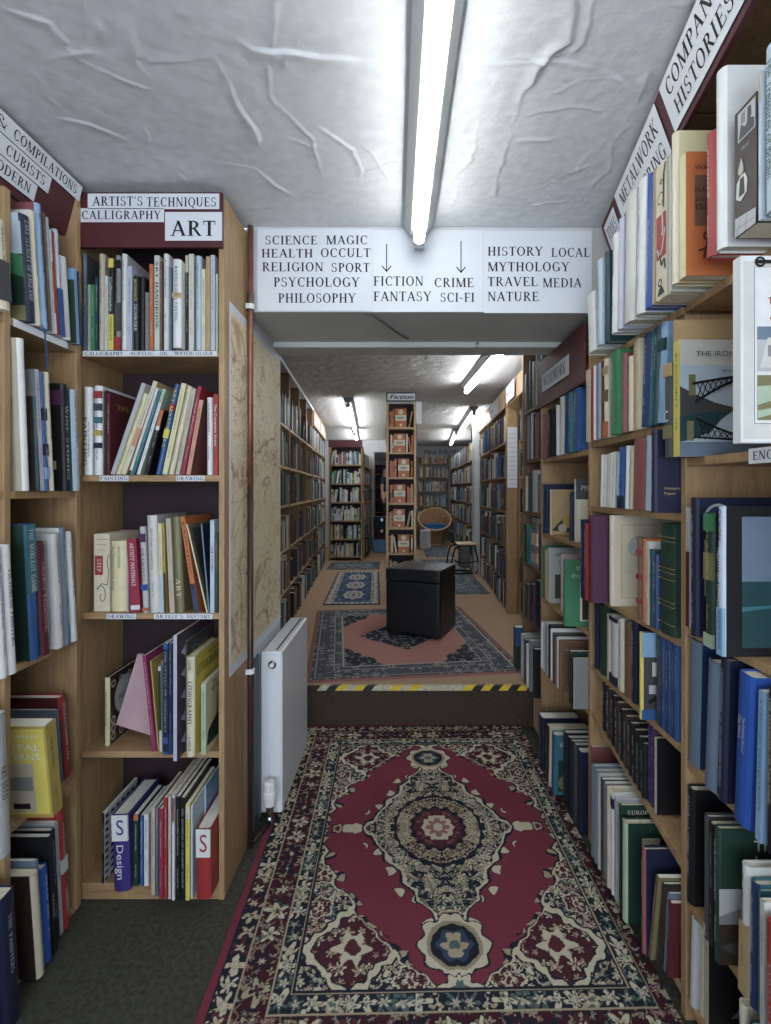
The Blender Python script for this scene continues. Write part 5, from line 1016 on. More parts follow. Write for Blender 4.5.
sign('paper_notice','gridded white notice pinned to the wooden post of the right aisle',(.94, 4.369, 1.32),'front',.085,.53,[],cat='notice', extra=lambda lm: [lm.poly([(.008,-.0006,z),(.077,-.0006,z),(.077,-.0006,z+.003),(.01,-.0006,z+.003)], cm('grey')) for z in [i*.04+.03 for i in range(12)]])
sign('paper_sign','white card jutting out beside the Fiction bookcase',(.156,4.75,1.93),'front',.05,.21,[])
# the lettering on the far wall
m_ = MB()
for (s, x0, x1, z0, c) in (('Mind,',.52,.80,2.07,.10),('Body and',.84,1.2,2.09,.10),('Spirit',1.03,1.3,1.985,.09)):
    ps, w = sans(s); put(m_, ps, lambda a, b: (x0 + a/w*(x1-x0), 10.798, z0 + b*c), INK)
tag(m_.build('wall_lettering', fix=False), 'dark Mind Body and Spirit lettering on the far wall', 'lettering')

# ------------------------------------------------------------------ rugs
def srgb(c): return np.array([lin(v) for v in c])
def floral(x, y, s, seed, cols, jit=.35, big=.52, line=None):
    """scatter of small outlined petalled flowers on a jittered lattice; returns colour array and coverage mask"""
    r = np.random.RandomState(seed); n = 97
    jx, jy, pn, rad, ci, ph = r.rand(n), r.rand(n), r.randint(4, 7, n), r.rand(n), r.randint(0, len(cols), n), r.rand(n)*6
    out = np.zeros(x.shape + (3,)); mask = np.zeros(x.shape, bool)
    gx, gy = np.floor(x/s).astype(int), np.floor(y/s).astype(int)
    for ox in (-1,0,1):
        for oy in (-1,0,1):
            cx, cy = gx+ox, gy+oy; k = (cx*37 + cy*61 + seed) % n
            px = (cx + .5 + (jx[k]-.5)*2*jit)*s; py = (cy + .5 + (jy[k]-.5)*2*jit)*s
            dx, dy = x-px, y-py; rr = np.hypot(dx, dy); th = np.arctan2(dy, dx) + ph[k]
            R_ = s*big*(.6+.5*rad[k])*(.66+.34*np.cos(pn[k]*th))
            C = np.array(cols)[ci[k]]; C2 = np.array(cols)[(ci[k]+1) % len(cols)]; C3 = np.array(cols)[(ci[k]+2) % len(cols)]
            m0 = rr < R_*1.22; m1 = rr < R_; m2 = rr < R_*.5; m3 = rr < R_*.28
            if line is not None: out[m0] = line; mask |= m0
            out[m1] = C[m1]; out[m2] = C2[m2]; out[m3] = C3[m3]; mask |= m1
    return out, mask
def vine(x, y, f, seed, w):
    a = value_noise(x*f+50, y*f+50, seed) + .35*value_noise(x*f*2.1+20, y*f*2.1+10, seed+1)
    return np.abs(a - .66) < w
def rug_material(name):
    m, N, L, b = new_mat(name)
    at = N.new('ShaderNodeAttribute'); at.attribute_name = 'pattern'
    tc = N.new('ShaderNodeTexCoord'); no = N.new('ShaderNodeTexNoise'); no.inputs['Scale'].default_value = 240; no.inputs['Detail'].default_value = 3
    mx = N.new('ShaderNodeMix'); mx.data_type = 'RGBA'; mx.blend_type = 'MULTIPLY'; mx.inputs[0].default_value = .55
    L.new(tc.outputs['Object'], no.inputs['Vector']); L.new(at.outputs['Color'], mx.inputs[6]); L.new(no.outputs['Color'], mx.inputs[7])
    L.new(mx.outputs[2], b.inputs['Base Color']); b.inputs['Roughness'].default_value = 1.0; b.inputs['Specular IOR Level'].default_value = .1
    bp = N.new('ShaderNodeBump'); bp.inputs['Strength'].default_value = .35; bp.inputs['Distance'].default_value = .003
    L.new(no.outputs['Fac'], bp.inputs['Height']); L.new(bp.outputs['Normal'], b.inputs['Normal'])
    return m
def rug(name, label, loc, rotz, A, B, colour_fn, res, z, xmax=None, th=.008):
    xs = np.arange(-A, (xmax or A) + res/2, res); ys = np.arange(-B, B + res/2, res)
    X, Y = np.meshgrid(xs, ys)
    C = colour_fn(X, Y)
    Zz = np.full_like(X, th) + .0012*(value_noise(X*60+5, Y*60+5, 3)-.5)
    Zz[0,:] = Zz[-1,:] = 0; Zz[:,0] = Zz[:,-1] = 0
    o = grid_mesh(name, X, Y, Zz, rug_material(name + ' pile'))
    at = o.data.color_attributes.new('pattern', 'FLOAT_COLOR', 'POINT')
    at.data.foreach_set('color', np.concatenate([C, np.ones(C.shape[:2]+(1,))], -1).astype(np.float32).ravel())
    o.location = (loc[0], loc[1], z); o.rotation_euler = (0,0,rotz)
    tag(o, label, 'rug'); return o
K_ = dict(red=srgb((126,60,74)), cream=srgb((206,196,172)), navy=srgb((42,44,54)), burg=srgb((92,50,58)), green=srgb((92,108,104)), pink=srgb((158,116,112)), sand=srgb((176,162,136)), blue=srgb((62,76,98)))
def persian(X, Y):
    A, B = .66, .85
    X0, Y0 = X, Y
    ax0, ay0 = np.abs(X), np.abs(Y)
    w1 = .012*(value_noise(ax0*44+3, ay0*44+9, 101)-.5); w2 = .012*(value_noise(ax0*44+33, ay0*44+19, 102)-.5)
    ax, ay = np.abs(ax0 + w1), np.abs(ay0 + w2)
    k = K_; CR, SA, NV, BU, GR, PI_, BL = k['cream'], k['sand'], k['navy'], k['burg'], k['green'], k['pink'], k['blue']
    d = np.minimum(A-ax0, B-ay0); side = (A-ax0) < (B-ay0); tt = np.where(side, ay, ax); dd = d + w1
    def dense(seed, s, base=NV, cols=None):
        S = np.empty(X.shape+(3,)); S[:] = base
        for f, sd, w, c in ((34,41,.075,SA),(52,44,.06,GR),(22,47,.045,CR)):
            v = vine(ax, ay, f, sd+seed, w); S[v] = c
        fl, mk = floral(ax, ay, s*.55, seed+3, [SA,CR,GR,CR], big=.5, line=base); S[mk] = fl[mk]
        fl, mk = floral(ax, ay, s, seed, cols or [CR,BU,SA,NV,CR,PI_], big=.5, line=base); S[mk] = fl[mk]
        return S
    C = np.empty(X.shape+(3,)); C[:] = k['red']
    scal = .016*np.abs(np.sin(ay*34)) + .010*np.sin(ay*71+ax*30) + .012*(value_noise(ax*30, ay*30, 5)-.5)
    bnd = .445*(1-np.clip(ay/.68, 0, 1)**1.75) - scal
    spand = (ax > bnd) | (ay > .645)
    S = dense(11, .052)
    for (cx, cy, r0, n_) in ((.29,.50,.12,4),(.40,.22,.05,6),(.13,.60,.045,6),(.395,.36,.04,5)):
        rr = np.hypot(ax-cx, ay-cy); th = np.arctan2(ay-cy, ax-cx)
        q = r0*(1+.13*np.cos(n_*th)+.04*np.cos(n_*4*th))
        S[rr < q*1.06] = NV; S[rr < q] = CR; S[rr < q*.85] = NV
        fl, mk = floral(ax-cx, ay-cy, r0*.33, 77, [BU,SA,PI_,CR], jit=.2, big=.5, line=NV); inn = rr < q*.8; S[inn] = BU*.8; S[inn & mk] = fl[inn & mk]
        S[rr < q*.36*(1+.25*np.cos(6*th))] = CR; S[rr < q*.2] = BU
    C[spand] = S[spand]
    e = ax - bnd
    C[(np.abs(e) < .0045) & (ay < .645)] = NV
    C[(e > .006) & (e < .013) & (ay < .64)] = CR
    curl = (e < .0) & (e > -.016) & (np.sin(ay*88+ax*35) + np.sin(ay*141-ax*60) > .55); C[curl] = SA
    C[(e < .0) & (e > -.021) & (np.sin(ay*88+ax*35) + np.sin(ay*41-ax*60) > .5) & ~curl] = NV
    # medallion
    f = ax/.30 + ay/.53 + .10*(value_noise(ax*24+9, ay*24+4, 15)-.5) + .05*np.abs(np.sin(ay*36))
    M = dense(23, .046, cols=[CR,NV,SA,GR,CR,PI_])
    M[(f > .93) & (f < .965)] = CR; M[(f > .965)] = NV
    rr = np.hypot(ax, ay*.86); th = np.arctan2(ay, ax)
    M[rr < .172*(1+.03*np.cos(20*th))] = NV
    rg = rr < .158; M[rg] = SA*.9; ring, mr = floral(th*.14, rr, .028, 31, [CR,BU,NV,CR], jit=.12, big=.55, line=NV); M[rg & mr] = ring[rg & mr]
    M[rr < .108*(1+.05*np.cos(16*th))] = NV
    M[rr < .094*(1+.06*np.cos(12*th))] = BU; fl, mk = floral(th*.08, rr, .022, 35, [NV,PI_,BU], jit=.1, big=.5); q_ = (rr < .09) & (rr > .06); M[q_ & mk] = fl[q_ & mk]
    M[rr < .058*(1+.12*np.cos(10*th))] = CR; M[rr < .036*(1+.2*np.cos(8*th))] = PI_; M[rr < .02] = CR
    med = f < 1; C[med] = M[med]
    fr = (f >= 1.0) & (f < 1.13); cu = np.sin(ay*75+ax*22) + np.sin(ax*66-ay*50)
    C[fr & (cu > .45)] = NV; C[fr & (cu > .75)] = CR
    for (cy, rx, ry) in ((.495,.078,.078),):
        q = np.hypot(ax/rx, (ay-cy)/ry); th = np.arctan2(ay-cy, ax)
        C[q < 1.3+.1*np.cos(9*th)] = NV; C[q < 1.22+.1*np.cos(9*th)] = CR; C[q < 1.0] = SA*.8; C[q < .86] = NV; C[q < .62+.08*np.cos(6*th)] = BL; C[q < .40+.12*np.cos(5*th)] = SA; C[q < .2] = GR
    q = np.hypot(ax/.05, (ay-.618)/.034); th = np.arctan2(ay-.618, ax); C[q < 1.12+.22*np.cos(7*th)] = NV; C[q < 1+.22*np.cos(7*th)] = CR; C[q < .5+.1*np.cos(5*th)] = GR
    q = np.hypot((ax-.335)/.035, ay/.02); C[q < 1] = CR; q = np.hypot((ax-.385)/.018, ay/.03); C[q < 1.1] = NV; C[q < .9] = SA; C[q < .5] = BU
    # borders
    def band(a, b): return (d >= a) & (d < b)
    b_ = band(0, .232); C[b_] = NV
    C[band(0, .026)] = k['red']
    fl3, m3 = floral(tt, dd-.03, .052, 61, [CR,SA,CR,BU], jit=.05, big=.74, line=NV); q = band(.03,.082); C[q & m3] = fl3[q & m3]
    q = band(.088,.170); C[q] = BU*.62; vv = vine(tt, dd, 34, 71, .05); C[q & vv] = SA*.7
    fl5, m5 = floral(tt, dd, .034, 83, [GR,SA,PI_], big=.42, line=NV); C[q & m5] = fl5[q & m5]
    fl4, m4 = floral(tt, dd-.088, .082, 67, [SA,NV,BU,CR], jit=.05, big=.44, line=NV); C[q & m4] = fl4[q & m4]
    q = band(.176,.220); C[q] = NV; fl6, m6 = floral(tt, dd-.176, .044, 73, [CR,SA,CR,GR], jit=.04, big=.78, line=NV); C[q & m6] = fl6[q & m6]
    for a, b in ((.083,.087),(.171,.1745),(.2215,.2255)): C[band(a,b)] = SA
    wear = 1.06 + .3*value_noise(X*5, Y*5, 90)
    return np.clip(C * wear[...,None], 0, 1)
rug('rug', 'large red Persian rug with a cream and navy medallion on the front floor', (.145,1.915), .02, .66, .845, persian, .0026, .001, xmax=.532)
PK = dict(pink=srgb((206,152,142)), blue=srgb((104,108,120)), cream=srgb((206,200,186)), dark=srgb((66,70,82)), rose=srgb((170,122,116)))
def pinkish(X, Y):
    ax, ay = np.abs(X), np.abs(Y); A, B = .65, .84
    d = np.minimum(A-ax, B-ay); tt = np.where((A-ax) < (B-ay), ay, ax)
    C = np.empty(X.shape+(3,)); C[:] = PK['pink']
    fl, mk = floral(ax, ay, .05, 5, [PK['cream'],PK['dark'],PK['blue']], big=.6)
    wv = .03*(value_noise(ax*16, ay*16, 5)-.5)
    sp = (ax/.46 + ay/.66 + wv*4) > 1.3
    S = np.empty_like(C); S[:] = PK['dark']; S[mk] = fl[mk]; C[sp] = S[sp]
    f = ax/.3 + ay/.36 + wv*5; md = f < 1; M = np.empty_like(C); M[:] = PK['dark']; fm, mm = floral(ax, ay, .04, 9, [PK['blue'],PK['dark'],PK['cream']], big=.5); M[mm] = fm[mm]; C[md] = M[md]
    k = d < .22; C[k] = PK['blue']; f2, m2 = floral(tt, d, .055, 15, [PK['dark'],PK['cream'],PK['blue']], jit=.1, big=.5); C[k & m2] = f2[k & m2]
    for a in (.05,.16,.215): C[(d > a) & (d < a+.008)] = PK['cream']
    C[d < .03] = PK['rose']
    return C
rug('rug', 'pinkish medallion rug under the black cube stool on the platform', (.01,3.70), math.radians(7), .65, .84, pinkish, .006, .221)
RB = dict(b=srgb((82,104,140)), c=srgb((220,214,200)), d=srgb((58,66,84)), g=srgb((136,142,148)))
def runner(X, Y):
    ax, ay = np.abs(X), np.abs(Y); A, B = .27, .95; d = np.minimum(A-ax, B-ay); tt = np.where((A-ax) < (B-ay), ay, ax)
    C = np.empty(X.shape+(3,)); C[:] = RB['b']
    for cy in (-.52, 0, .52):
        q = np.hypot(X/.10, (Y-cy)/.2); th = np.arctan2((Y-cy)/.2, X/.1)
        C[q < 1+.1*np.cos(8*th)] = RB['c']; C[q < .74] = RB['g']; C[q < .5+.1*np.cos(6*th)] = RB['c']; C[q < .25] = RB['b']
    fl, m_ = floral(X, Y, .05, 3, [RB['c'],RB['d']], big=.3); k = (ax > .09) & (d > .1); C[k & m_] = fl[k & m_]
    k = d < .1; C[k] = RB['c']; f2, m2 = floral(tt, d, .05, 4, [RB['d'],RB['b'],RB['g']], jit=.05, big=.5); C[k & m2] = f2[k & m2]
    C[(d > .092) & (d < .1)] = RB['d']; C[d < .014] = RB['d']
    return C
rug('rug', 'narrow blue runner with three white medallions along the left aisle', (-.50,5.64), math.radians(2.7), .27, .95, runner, .01, .221)
def greyrug(seed, A, B):
    def fn(X, Y):
        ax, ay = np.abs(X), np.abs(Y); d = np.minimum(A-ax, B-ay)
        C = np.empty(X.shape+(3,)); C[:] = srgb((134,144,154)); fl, m_ = floral(ax, ay, .09, seed, [srgb((84,92,108)),srgb((206,202,192)),srgb((110,122,138))], big=.6); C[m_] = fl[m_]
        k = d < .08; C[k] *= .7; return C
    return fn
rug('rug', 'small grey patterned rug in front of the pale bookcase', (-.65,7.12), 0.03, .36, .36, greyrug(4,.36,.36), .015, .221)
rug('rug', 'grey-blue rug under the black cantilever stool in the right aisle', (.62,6.45), 0.02, .29, 1.28, greyrug(8,.29,1.28), .015, .221)
rug('rug', 'grey-blue rug in front of the wicker chair', (.66,8.75), 0.0, .24, .75, greyrug(6,.28,1.1), .015, .221)

# ------------------------------------------------------------------ lamps
def emit(name, col, s):
    m, N, L, b = new_mat(name)
    b.inputs['Emission Color'].default_value = col + (1,); b.inputs['Emission Strength'].default_value = s
    b.inputs['Base Color'].default_value = (.9,.9,.9,1)
    return m
TUBE = emit('glowing fluorescent tube', (.96,1.0,.97), LAMP_FRONT)
TUBEB = emit('glowing back room tube', (.94,.98,1.0), LAMP_BACK)
FIXT = mat('grey white lamp housing', (178,180,180), rough=.5, var=.03)
CHROME = mat('chrome', (190,190,192), rough=.2, var=.03, metal=1.0)
FIXD = mat('dull grey lamp housing', (120,122,124), rough=.6, var=.03)
def lamp(label, pa, pb, zc, tube_mat, wide=.05, group=None):
    """batten lamp from pa to pb (x, y), ceiling height zc"""
    ex = Vector((pb[0]-pa[0], pb[1]-pa[1])); Ln = ex.length; rz = math.atan2(ex.y, ex.x)
    t = thing('ceiling_light', label, 'ceiling light', (pa[0], pa[1], zc), rz, group)
    m_ = MB(); w = wide; FIXT = FIXD if wide < .05 else globals()['FIXT']
    prof = [(-w, -.012), (-w*.55, -.045), (w*.55, -.045), (w, -.012), (w, 0), (-w, 0)] if w < .06 else [(-w, -.05), (-w*.45, -.045), (w*.45, -.045), (w, -.05), (w*.6, 0), (-w*.6, 0)]
    for x in (0, Ln):
        m_.poly([(x, y, z) for y, z in prof], FIXT)
    for (y0, z0), (y1, z1) in zip(prof, prof[1:] + prof[:1]): m_.poly([(0,y0,z0),(Ln,y0,z0),(Ln,y1,z1),(0,y1,z1)], FIXT)
    m_.build('housing', t)
    m_ = MB(); r = .019
    m_.tube([(.035,0,-.076), (Ln-.035,0,-.076)], r, tube_mat, n=16); m_.build('tube', t, smooth=True, fix=True)
    for x in (.02, Ln-.02):
        m_ = MB(); m_.box(x-.012, x+.012, -.018, .018, -.1, -.044, FIXT); bevel(m_.build('end_cap', t), .004)
        m_ = MB(); s = 1 if x < .1 else -1
        m_.tube([(x, 0, -.076), (x + s*.03, 0, -.076)], .021, CHROME, n=14); m_.build('tube_holder', t, smooth=False)
    return t
lamp('long fluorescent ceiling light over the front rug', (.083,-.10), (.066,1.79), 2.252, TUBE)
lamp('fluorescent ceiling light behind the viewer over the front room', (-.1,-1.45), (-.1,-.3), 2.252, TUBE)  # unseen extra lamp, added to brighten the foreground
lamp('fluorescent ceiling light nearest past the lintel on the right', (.66,2.85), (.585,4.46), 2.245, TUBEB, wide=.048)
lamp('fluorescent ceiling light, second along the right aisle', (.84,5.66), (.90,7.3), 2.245, TUBEB, wide=.048)
lamp('fluorescent ceiling light farthest along the right aisle', (.86,7.7), (.97,9.5), 2.245, TUBEB, wide=.048)
lamp('fluorescent ceiling light over the left aisle, nearer one', (-.53,5.1), (-.67,7.5), 2.245, TUBEB, wide=.048)
lamp('fluorescent ceiling light over the left aisle, farther one', (-.70,7.75), (-.80,9.4), 2.245, TUBEB, wide=.048)
lamp('fluorescent light in the passage beyond the far doorway', (-.3,11.5), (-.3,13.0), 2.29, TUBEB)

# ------------------------------------------------------------------ radiator, pipe, map
WHM = mat('white enamel', (226,229,233), rough=.3, var=.02)
WHP = mat('white plastic', (232,232,230), rough=.4, var=.02)
DARKM = mat('dark gap', (40,42,44), rough=.8, var=.1)
t = thing('radiator', 'white panel radiator below the old map beside the step', 'radiator', (-.549, 1.972, .03))
def rb(name, *b, m=WHM, w=.004, par=None):
    m_ = MB(); m_.box(*b, m); return bevel(m_.build(name, par or t), w, 3)
rb('front_panel', .068, .085, 0, .53, 0, .63); rb('back_panel', 0, .014, .01, .52, 0, .62)
sp = rb('end_panel', .002, .08, -.004, .006, 0.0, .632); rb('end_panel', .002, .08, .524, .534, 0.0, .632)
tg = rb('top_grille', .004, .08, 0, .53, .622, .633)
m_ = MB()
m_.box(.055, .062, .02, .51, .6335, .634, DARKM)
m_.build('slot', tg)
m_ = MB(); m_.lathe([(.013,-.012),(.016,-.010),(.016,-.004),(.013,0)], (.048,-.004,.585), CHROME, axis='y'); m_.lathe([(.008,-.02),(.008,-.01)], (.048,-.004,.585), WHP, axis='y'); m_.build('vent_plug', t, smooth=False)
m_ = MB(); m_.lathe([(.019,-.0012),(.0205,-.0012),(.0205,0),(.019,0)], (.048,-.004,.515), WHM, axis='y'); m_.build('embossed_ring', sp)
m_ = MB(); m_.box(.02, .05, .02, .5, .06, .56, DARKM); m_.build('convector_fins', t)
for y in (.1,.43):
    m_ = MB(); m_.box(-.0075, .002, y-.012, y+.012, .12, .5, WHM); m_.build('wall_bracket', t)
v = None
m_ = MB(); prof = [(.008,.0),(.021,.002),(.024,.03),(.0262,.034),(.0262,.052),(.0235,.056),(.0222,.085),(.018,.092),(.005,.094)]
m_.lathe(prof, (.05,-.055,.062), WHP, n=22); vc = m_.build('valve_cap', t, smooth=False)
m_ = MB()
for k in range(10):
    a = 2*math.pi*k/10; m_.box(0.05+.0232*math.cos(a)-.001, .05+.0232*math.cos(a)+.001, -.055+.0232*math.sin(a)-.001, -.055+.0232*math.sin(a)+.001, .122, .147, mat('pale grey plastic', (196,198,198)))
m_.build('grip_rib', vc)
m_ = MB(); m_.lathe([(.012,.0),(.014,.012),(.010,.02),(.013,.03),(.0135,.058),(.010,.062)], (.05,-.055,.0), CHROME, n=18); m_.tube([(.05,-.055,.03),(.05,.01,.03)], .009, CHROME); m_.build('valve_body', t, smooth=False)
m_ = MB(); m_.tube([(.05,-.055,.002),(.05,-.055,-.008),(.03,-.1,-.012),(.012,-.15,-.012)], .007, mat('dark painted pipe', (58,40,34), rough=.4)); m_.build('supply_pipe', t, smooth=True)

COPPER = mat('aged copper', (140,96,76), rough=.42, var=.35, scale=9, metal=.6)
COPD = mat('brown painted copper', (72,50,42), rough=.4, var=.25, scale=9, metal=.3)
t = thing('copper_pipe', 'vertical copper pipe in front of the map, dark brown lower half', 'pipe', (-.5385,1.80,.015))
m_ = MB(); m_.tube([(0,0,1.30),(0,0,1.62),(0,0,1.86),(0,0,2.235)], .0105, COPPER, n=14); m_.build('upper_pipe', t, smooth=True)
m_ = MB(); m_.tube([(0,0,0),(0,0,.6),(0,0,1.30)], .0105, COPD, n=14); m_.build('lower_pipe', t, smooth=True)
m_ = MB(); m_.tube([(0,0,1.93),(0,0,1.99)], .013, mat('tarnished solder joint', (96,84,74), rough=.4, metal=.7), n=14); m_.build('solder_joint', t)
for z in (1.935, .625):
    m_ = MB(); m_.tube([(0,0,z),(0,0,z+.018)], .0145, WHP, n=14); m_.box(-.014, 0, -.012, .012, z, z+.018, WHP); m_.build('pipe_clip', t)

def map_material():
    m, N, L, b = new_mat('old printed map')
    tc = N.new('ShaderNodeTexCoord'); mp = N.new('ShaderNodeMapping'); L.new(tc.outputs['Object'], mp.inputs['Vector'])
    def ramp(src, stops):
        r = N.new('ShaderNodeValToRGB'); e = r.color_ramp.elements
        e[0].position, e[0].color = stops[0][0], stops[0][1]; e[1].position, e[1].color = stops[-1][0], stops[-1][1]
        for p, c in stops[1:-1]: q = e.new(p); q.color = c
        L.new(src, r.inputs['Fac']); return r.outputs['Color']
    def nz(s, d=3, dist=0):
        n = N.new('ShaderNodeTexNoise'); n.inputs['Scale'].default_value = s; n.inputs['Detail'].default_value = d; n.inputs['Distortion'].default_value = dist; L.new(mp.outputs['Vector'], n.inputs['Vector']); return n
    def mul(a, b_, f=1.0):
        x = N.new('ShaderNodeMix'); x.data_type = 'RGBA'; x.blend_type = 'MULTIPLY'; x.inputs[0].default_value = f; L.new(a, x.inputs[6]); L.new(b_, x.inputs[7]); return x.outputs[2]
    W = (1,1,1,1)
    base = ramp(nz(3).outputs['Fac'], [(.3,(lin(222),lin(206),lin(168),1)), (.7,(lin(240),lin(228),lin(198),1))])
    vo = N.new('ShaderNodeTexVoronoi'); vo.feature = 'DISTANCE_TO_EDGE'; vo.inputs['Scale'].default_value = 11; L.new(nz(2.2).outputs['Color'], vo.inputs['Vector'])
    mixv = N.new('ShaderNodeVectorMath'); mixv.operation = 'ADD'; sc = N.new('ShaderNodeVectorMath'); sc.operation = 'SCALE'; sc.inputs[3].default_value = .25
    L.new(nz(6).outputs['Color'], sc.inputs[0]); L.new(mp.outputs['Vector'], mixv.inputs[0]); L.new(sc.outputs[0], mixv.inputs[1])
    L.new(mixv.outputs[0], vo.inputs['Vector'])
    roads = ramp(vo.outputs['Distance'], [(.0,(.35,.2,.12,1)), (.02,W), (1,W)])
    v2 = N.new('ShaderNodeTexVoronoi'); v2.feature = 'DISTANCE_TO_EDGE'; v2.inputs['Scale'].default_value = 44; L.new(mixv.outputs[0], v2.inputs['Vector'])
    town = ramp(v2.outputs['Distance'], [(.0,(.45,.3,.2,1)), (.07,W), (1,W)])
    tm = ramp(nz(3.4, 2).outputs['Fac'], [(.48,(0,0,0,1)), (.62,W)])
    tw = N.new('ShaderNodeMix'); tw.data_type = 'RGBA'; L.new(tm, tw.inputs[0]); tw.inputs[6].default_value = W; L.new(town, tw.inputs[7])
    blot = ramp(nz(22, 6, 1.5).outputs['Fac'], [(.36,(.5,.34,.24,1)), (.46,W), (1,W)])
    bm_ = N.new('ShaderNodeMix'); bm_.data_type = 'RGBA'; L.new(tm, bm_.inputs[0]); bm_.inputs[6].default_value = W; L.new(blot, bm_.inputs[7])
    riv = ramp(nz(2.6, 2, .6).outputs['Fac'], [(.0,W), (.487,W), (.5,(.62,.5,.42,1)), (.513,W), (1,W)])
    L.new(mul(mul(mul(mul(base, roads, .8), tw.outputs[2], .9), bm_.outputs[2], .8), riv), b.inputs['Base Color']); b.inputs['Roughness'].default_value = .55
    return m
t = thing('wall_map', 'large old town map in a white margin pinned to the wall behind the pipe', 'map', (-.5545, 1.628, .69), math.pi/2)
m_ = MB(); m_.box(0, .69, 0, .0015, 0, 1.225, PAPER); m_.build('map_margin', t)
m_ = MB(); m_.box(.012, .68, -.0006, -.0001, .035, 1.195, map_material()); m_.build('map_print', t)
m_ = MB(); m_.box(-.5565,-.553,1.90,1.96,.0,.66, mat('grey blue insulation board',(70,82,96),rough=.5,var=.12,scale=12)); tag(m_.build('insulation_board'), 'grey-blue board on the wall behind the radiator', 'board')

# hazard tape on the step edge
TY = mat('yellow hazard tape', (226,196,60), rough=.5, var=.1); TB = mat('black hazard tape', (34,34,34), rough=.5, var=.2); TW = mat('worn pale tape', (196,188,160), rough=.7, var=.25, scale=40)
m_ = MB(); x = -.458; rr = random.Random(4)
while x < .70:
    w = .05; x2 = min(x + w, .70); i = round((x + .458)/.05)
    worn = x < .3
    mt = (TY if i % 2 == 0 else TB) if not worn else rr.choice((TY, TW, TW, TY, TB) if i % 2 == 0 else (TW, TB, TW))
    m_.poly([(x,2.7505,.196),(x2,2.7505,.196),(x2+.02,2.7505,.2215),(x+.02,2.7505,.2215)], mt)
    m_.poly([(x+.02,2.7505,.2215),(x2+.02,2.7505,.2215),(x2+.035,2.776,.2215),(x+.035,2.776,.2215)], mt)
    x = x2
tag(m_.build('hazard_tape', fix=False), 'worn yellow and black striped tape along the step edge', 'tape')
# thin loose cable under the lintel
m_ = MB(); m_.tube([(-.13,1.835,1.947),(-.10,1.85,1.946),(-.05,1.95,1.943),(.0,2.05,1.938),(.035,2.09,1.932)], .004, mat('grey cable', (92,92,92))); tag(m_.build('loose_cable', smooth=True), 'short loose grey cable under the lintel', 'cable')
m_ = MB(); m_.box(.33,.345,2.19,2.2,1.93,1.95, BEAM); m_.lathe([(.006,-.012),(.006,0)], (.338,2.19,1.94), CHROME, axis='y'); tag(m_.build('cable_clip'), 'tiny metal clip on the lintel edge', 'clip')

# ------------------------------------------------------------------ black cube stool
LEATH = mat('black leather', (20,22,27), rough=.42, var=.2, scale=18, bump=.3)
t = thing('ottoman', 'black leather cube stool standing on the pinkish rug', 'ottoman', (.284,3.55,.2305), math.radians(180-21.9))
def cushion(name, x0, x1, y0, y1, z0, z1, material, w, puff=0, par=None, n=10):
    import bmesh
    me = bpy.data.meshes.new(name); bm = bmesh.new(); bmesh.ops.create_cube(bm, size=1)
    bmesh.ops.subdivide_edges(bm, edges=bm.edges, cuts=n, use_grid_fill=True)
    for v_ in bm.verts:
        x, y, z = v_.co
        bu = (1-(2*x)**2)*(1-(2*y)**2)
        v_.co = (x0+(x+.5)*(x1-x0), y0+(y+.5)*(y1-y0), z0+(z+.5)*(z1-z0) + (puff*bu if z > 0.49 else 0))
    bm.to_mesh(me); bm.free(); me.materials.append(material)
    o = bpy.data.objects.new(name, me); COL.objects.link(o); o.parent = par
    md = o.modifiers.new('edge', 'BEVEL'); md.width = w; md.segments = 4; md.limit_method = 'ANGLE'; md.angle_limit = math.radians(50)
    for p in me.polygons: p.use_smooth = True
    return o
cushion('body', 0, .42, -.41, 0, .012, .402, LEATH, .014, par=t); cushion('lid', -.001, .421, -.411, .001, .403, .492, LEATH, .026, .012, par=t)
for x, y in ((.04,-.04),(.38,-.04),(.04,-.37),(.38,-.37)):
    m_ = MB(); m_.lathe([(.018,0),(.02,.012)], (x,y,0), DARKM); m_.build('foot', t)

# ------------------------------------------------------------------ black cantilever stool, right aisle
BLK = mat('black steel tube', (22,22,24), rough=.35, var=.1)
SEATW = mat('pale birch plywood', (212,186,150), rough=.5, var=.08)
t = thing('chair', 'black tubular cantilever chair with a pale wood seat', 'chair', (.725,6.45,.231), math.radians(8)); t.scale = (.82,.82,.82)
seat = cushion('seat', -.02, .30, -.17, .17, .45, .475, SEATW, .008, 0, par=t, n=4)
for s in (-1, 1):
    y = .15*s
    pts = [(.28,y,.44),(0.02,y,.44),(-.06,y,.40),(-.09,y,.30),(-.13,y,.06),(-.10,y,.013),(0,y,.013),(.22,y,.013)]
    m_ = MB(); m_.tube(pts, .012, BLK); m_.build('leg', t, smooth=True)
    m_ = MB(); m_.tube([(.26,y,.013),(.30,y,.04),(.31,y,.2),(.26,y,.42)], .012, BLK); m_.build('leg', t, smooth=True)
m_ = MB(); m_.tube([(.22,-.15,.013),(.25,0,.013),(.22,.15,.013)], .012, BLK); m_.build('floor_bar', t, smooth=True)
m_ = MB(); m_.tube([(-.06,-.15,.2),(.1,-.15,.17),(.30,-.15,.2)], .009, BLK); m_.build('stretcher', t, smooth=True)
back = cushion('backrest', -.10, -.075, -.16, .16, .50, .66, BLK, .008, 0, par=t, n=4)
for s in (-1, 1):
    m_ = MB(); m_.tube([(-.02,.12*s,.455),(-.07,.12*s,.5),(-.085,.12*s,.52)], .011, BLK); m_.build('back_post', t, smooth=True)
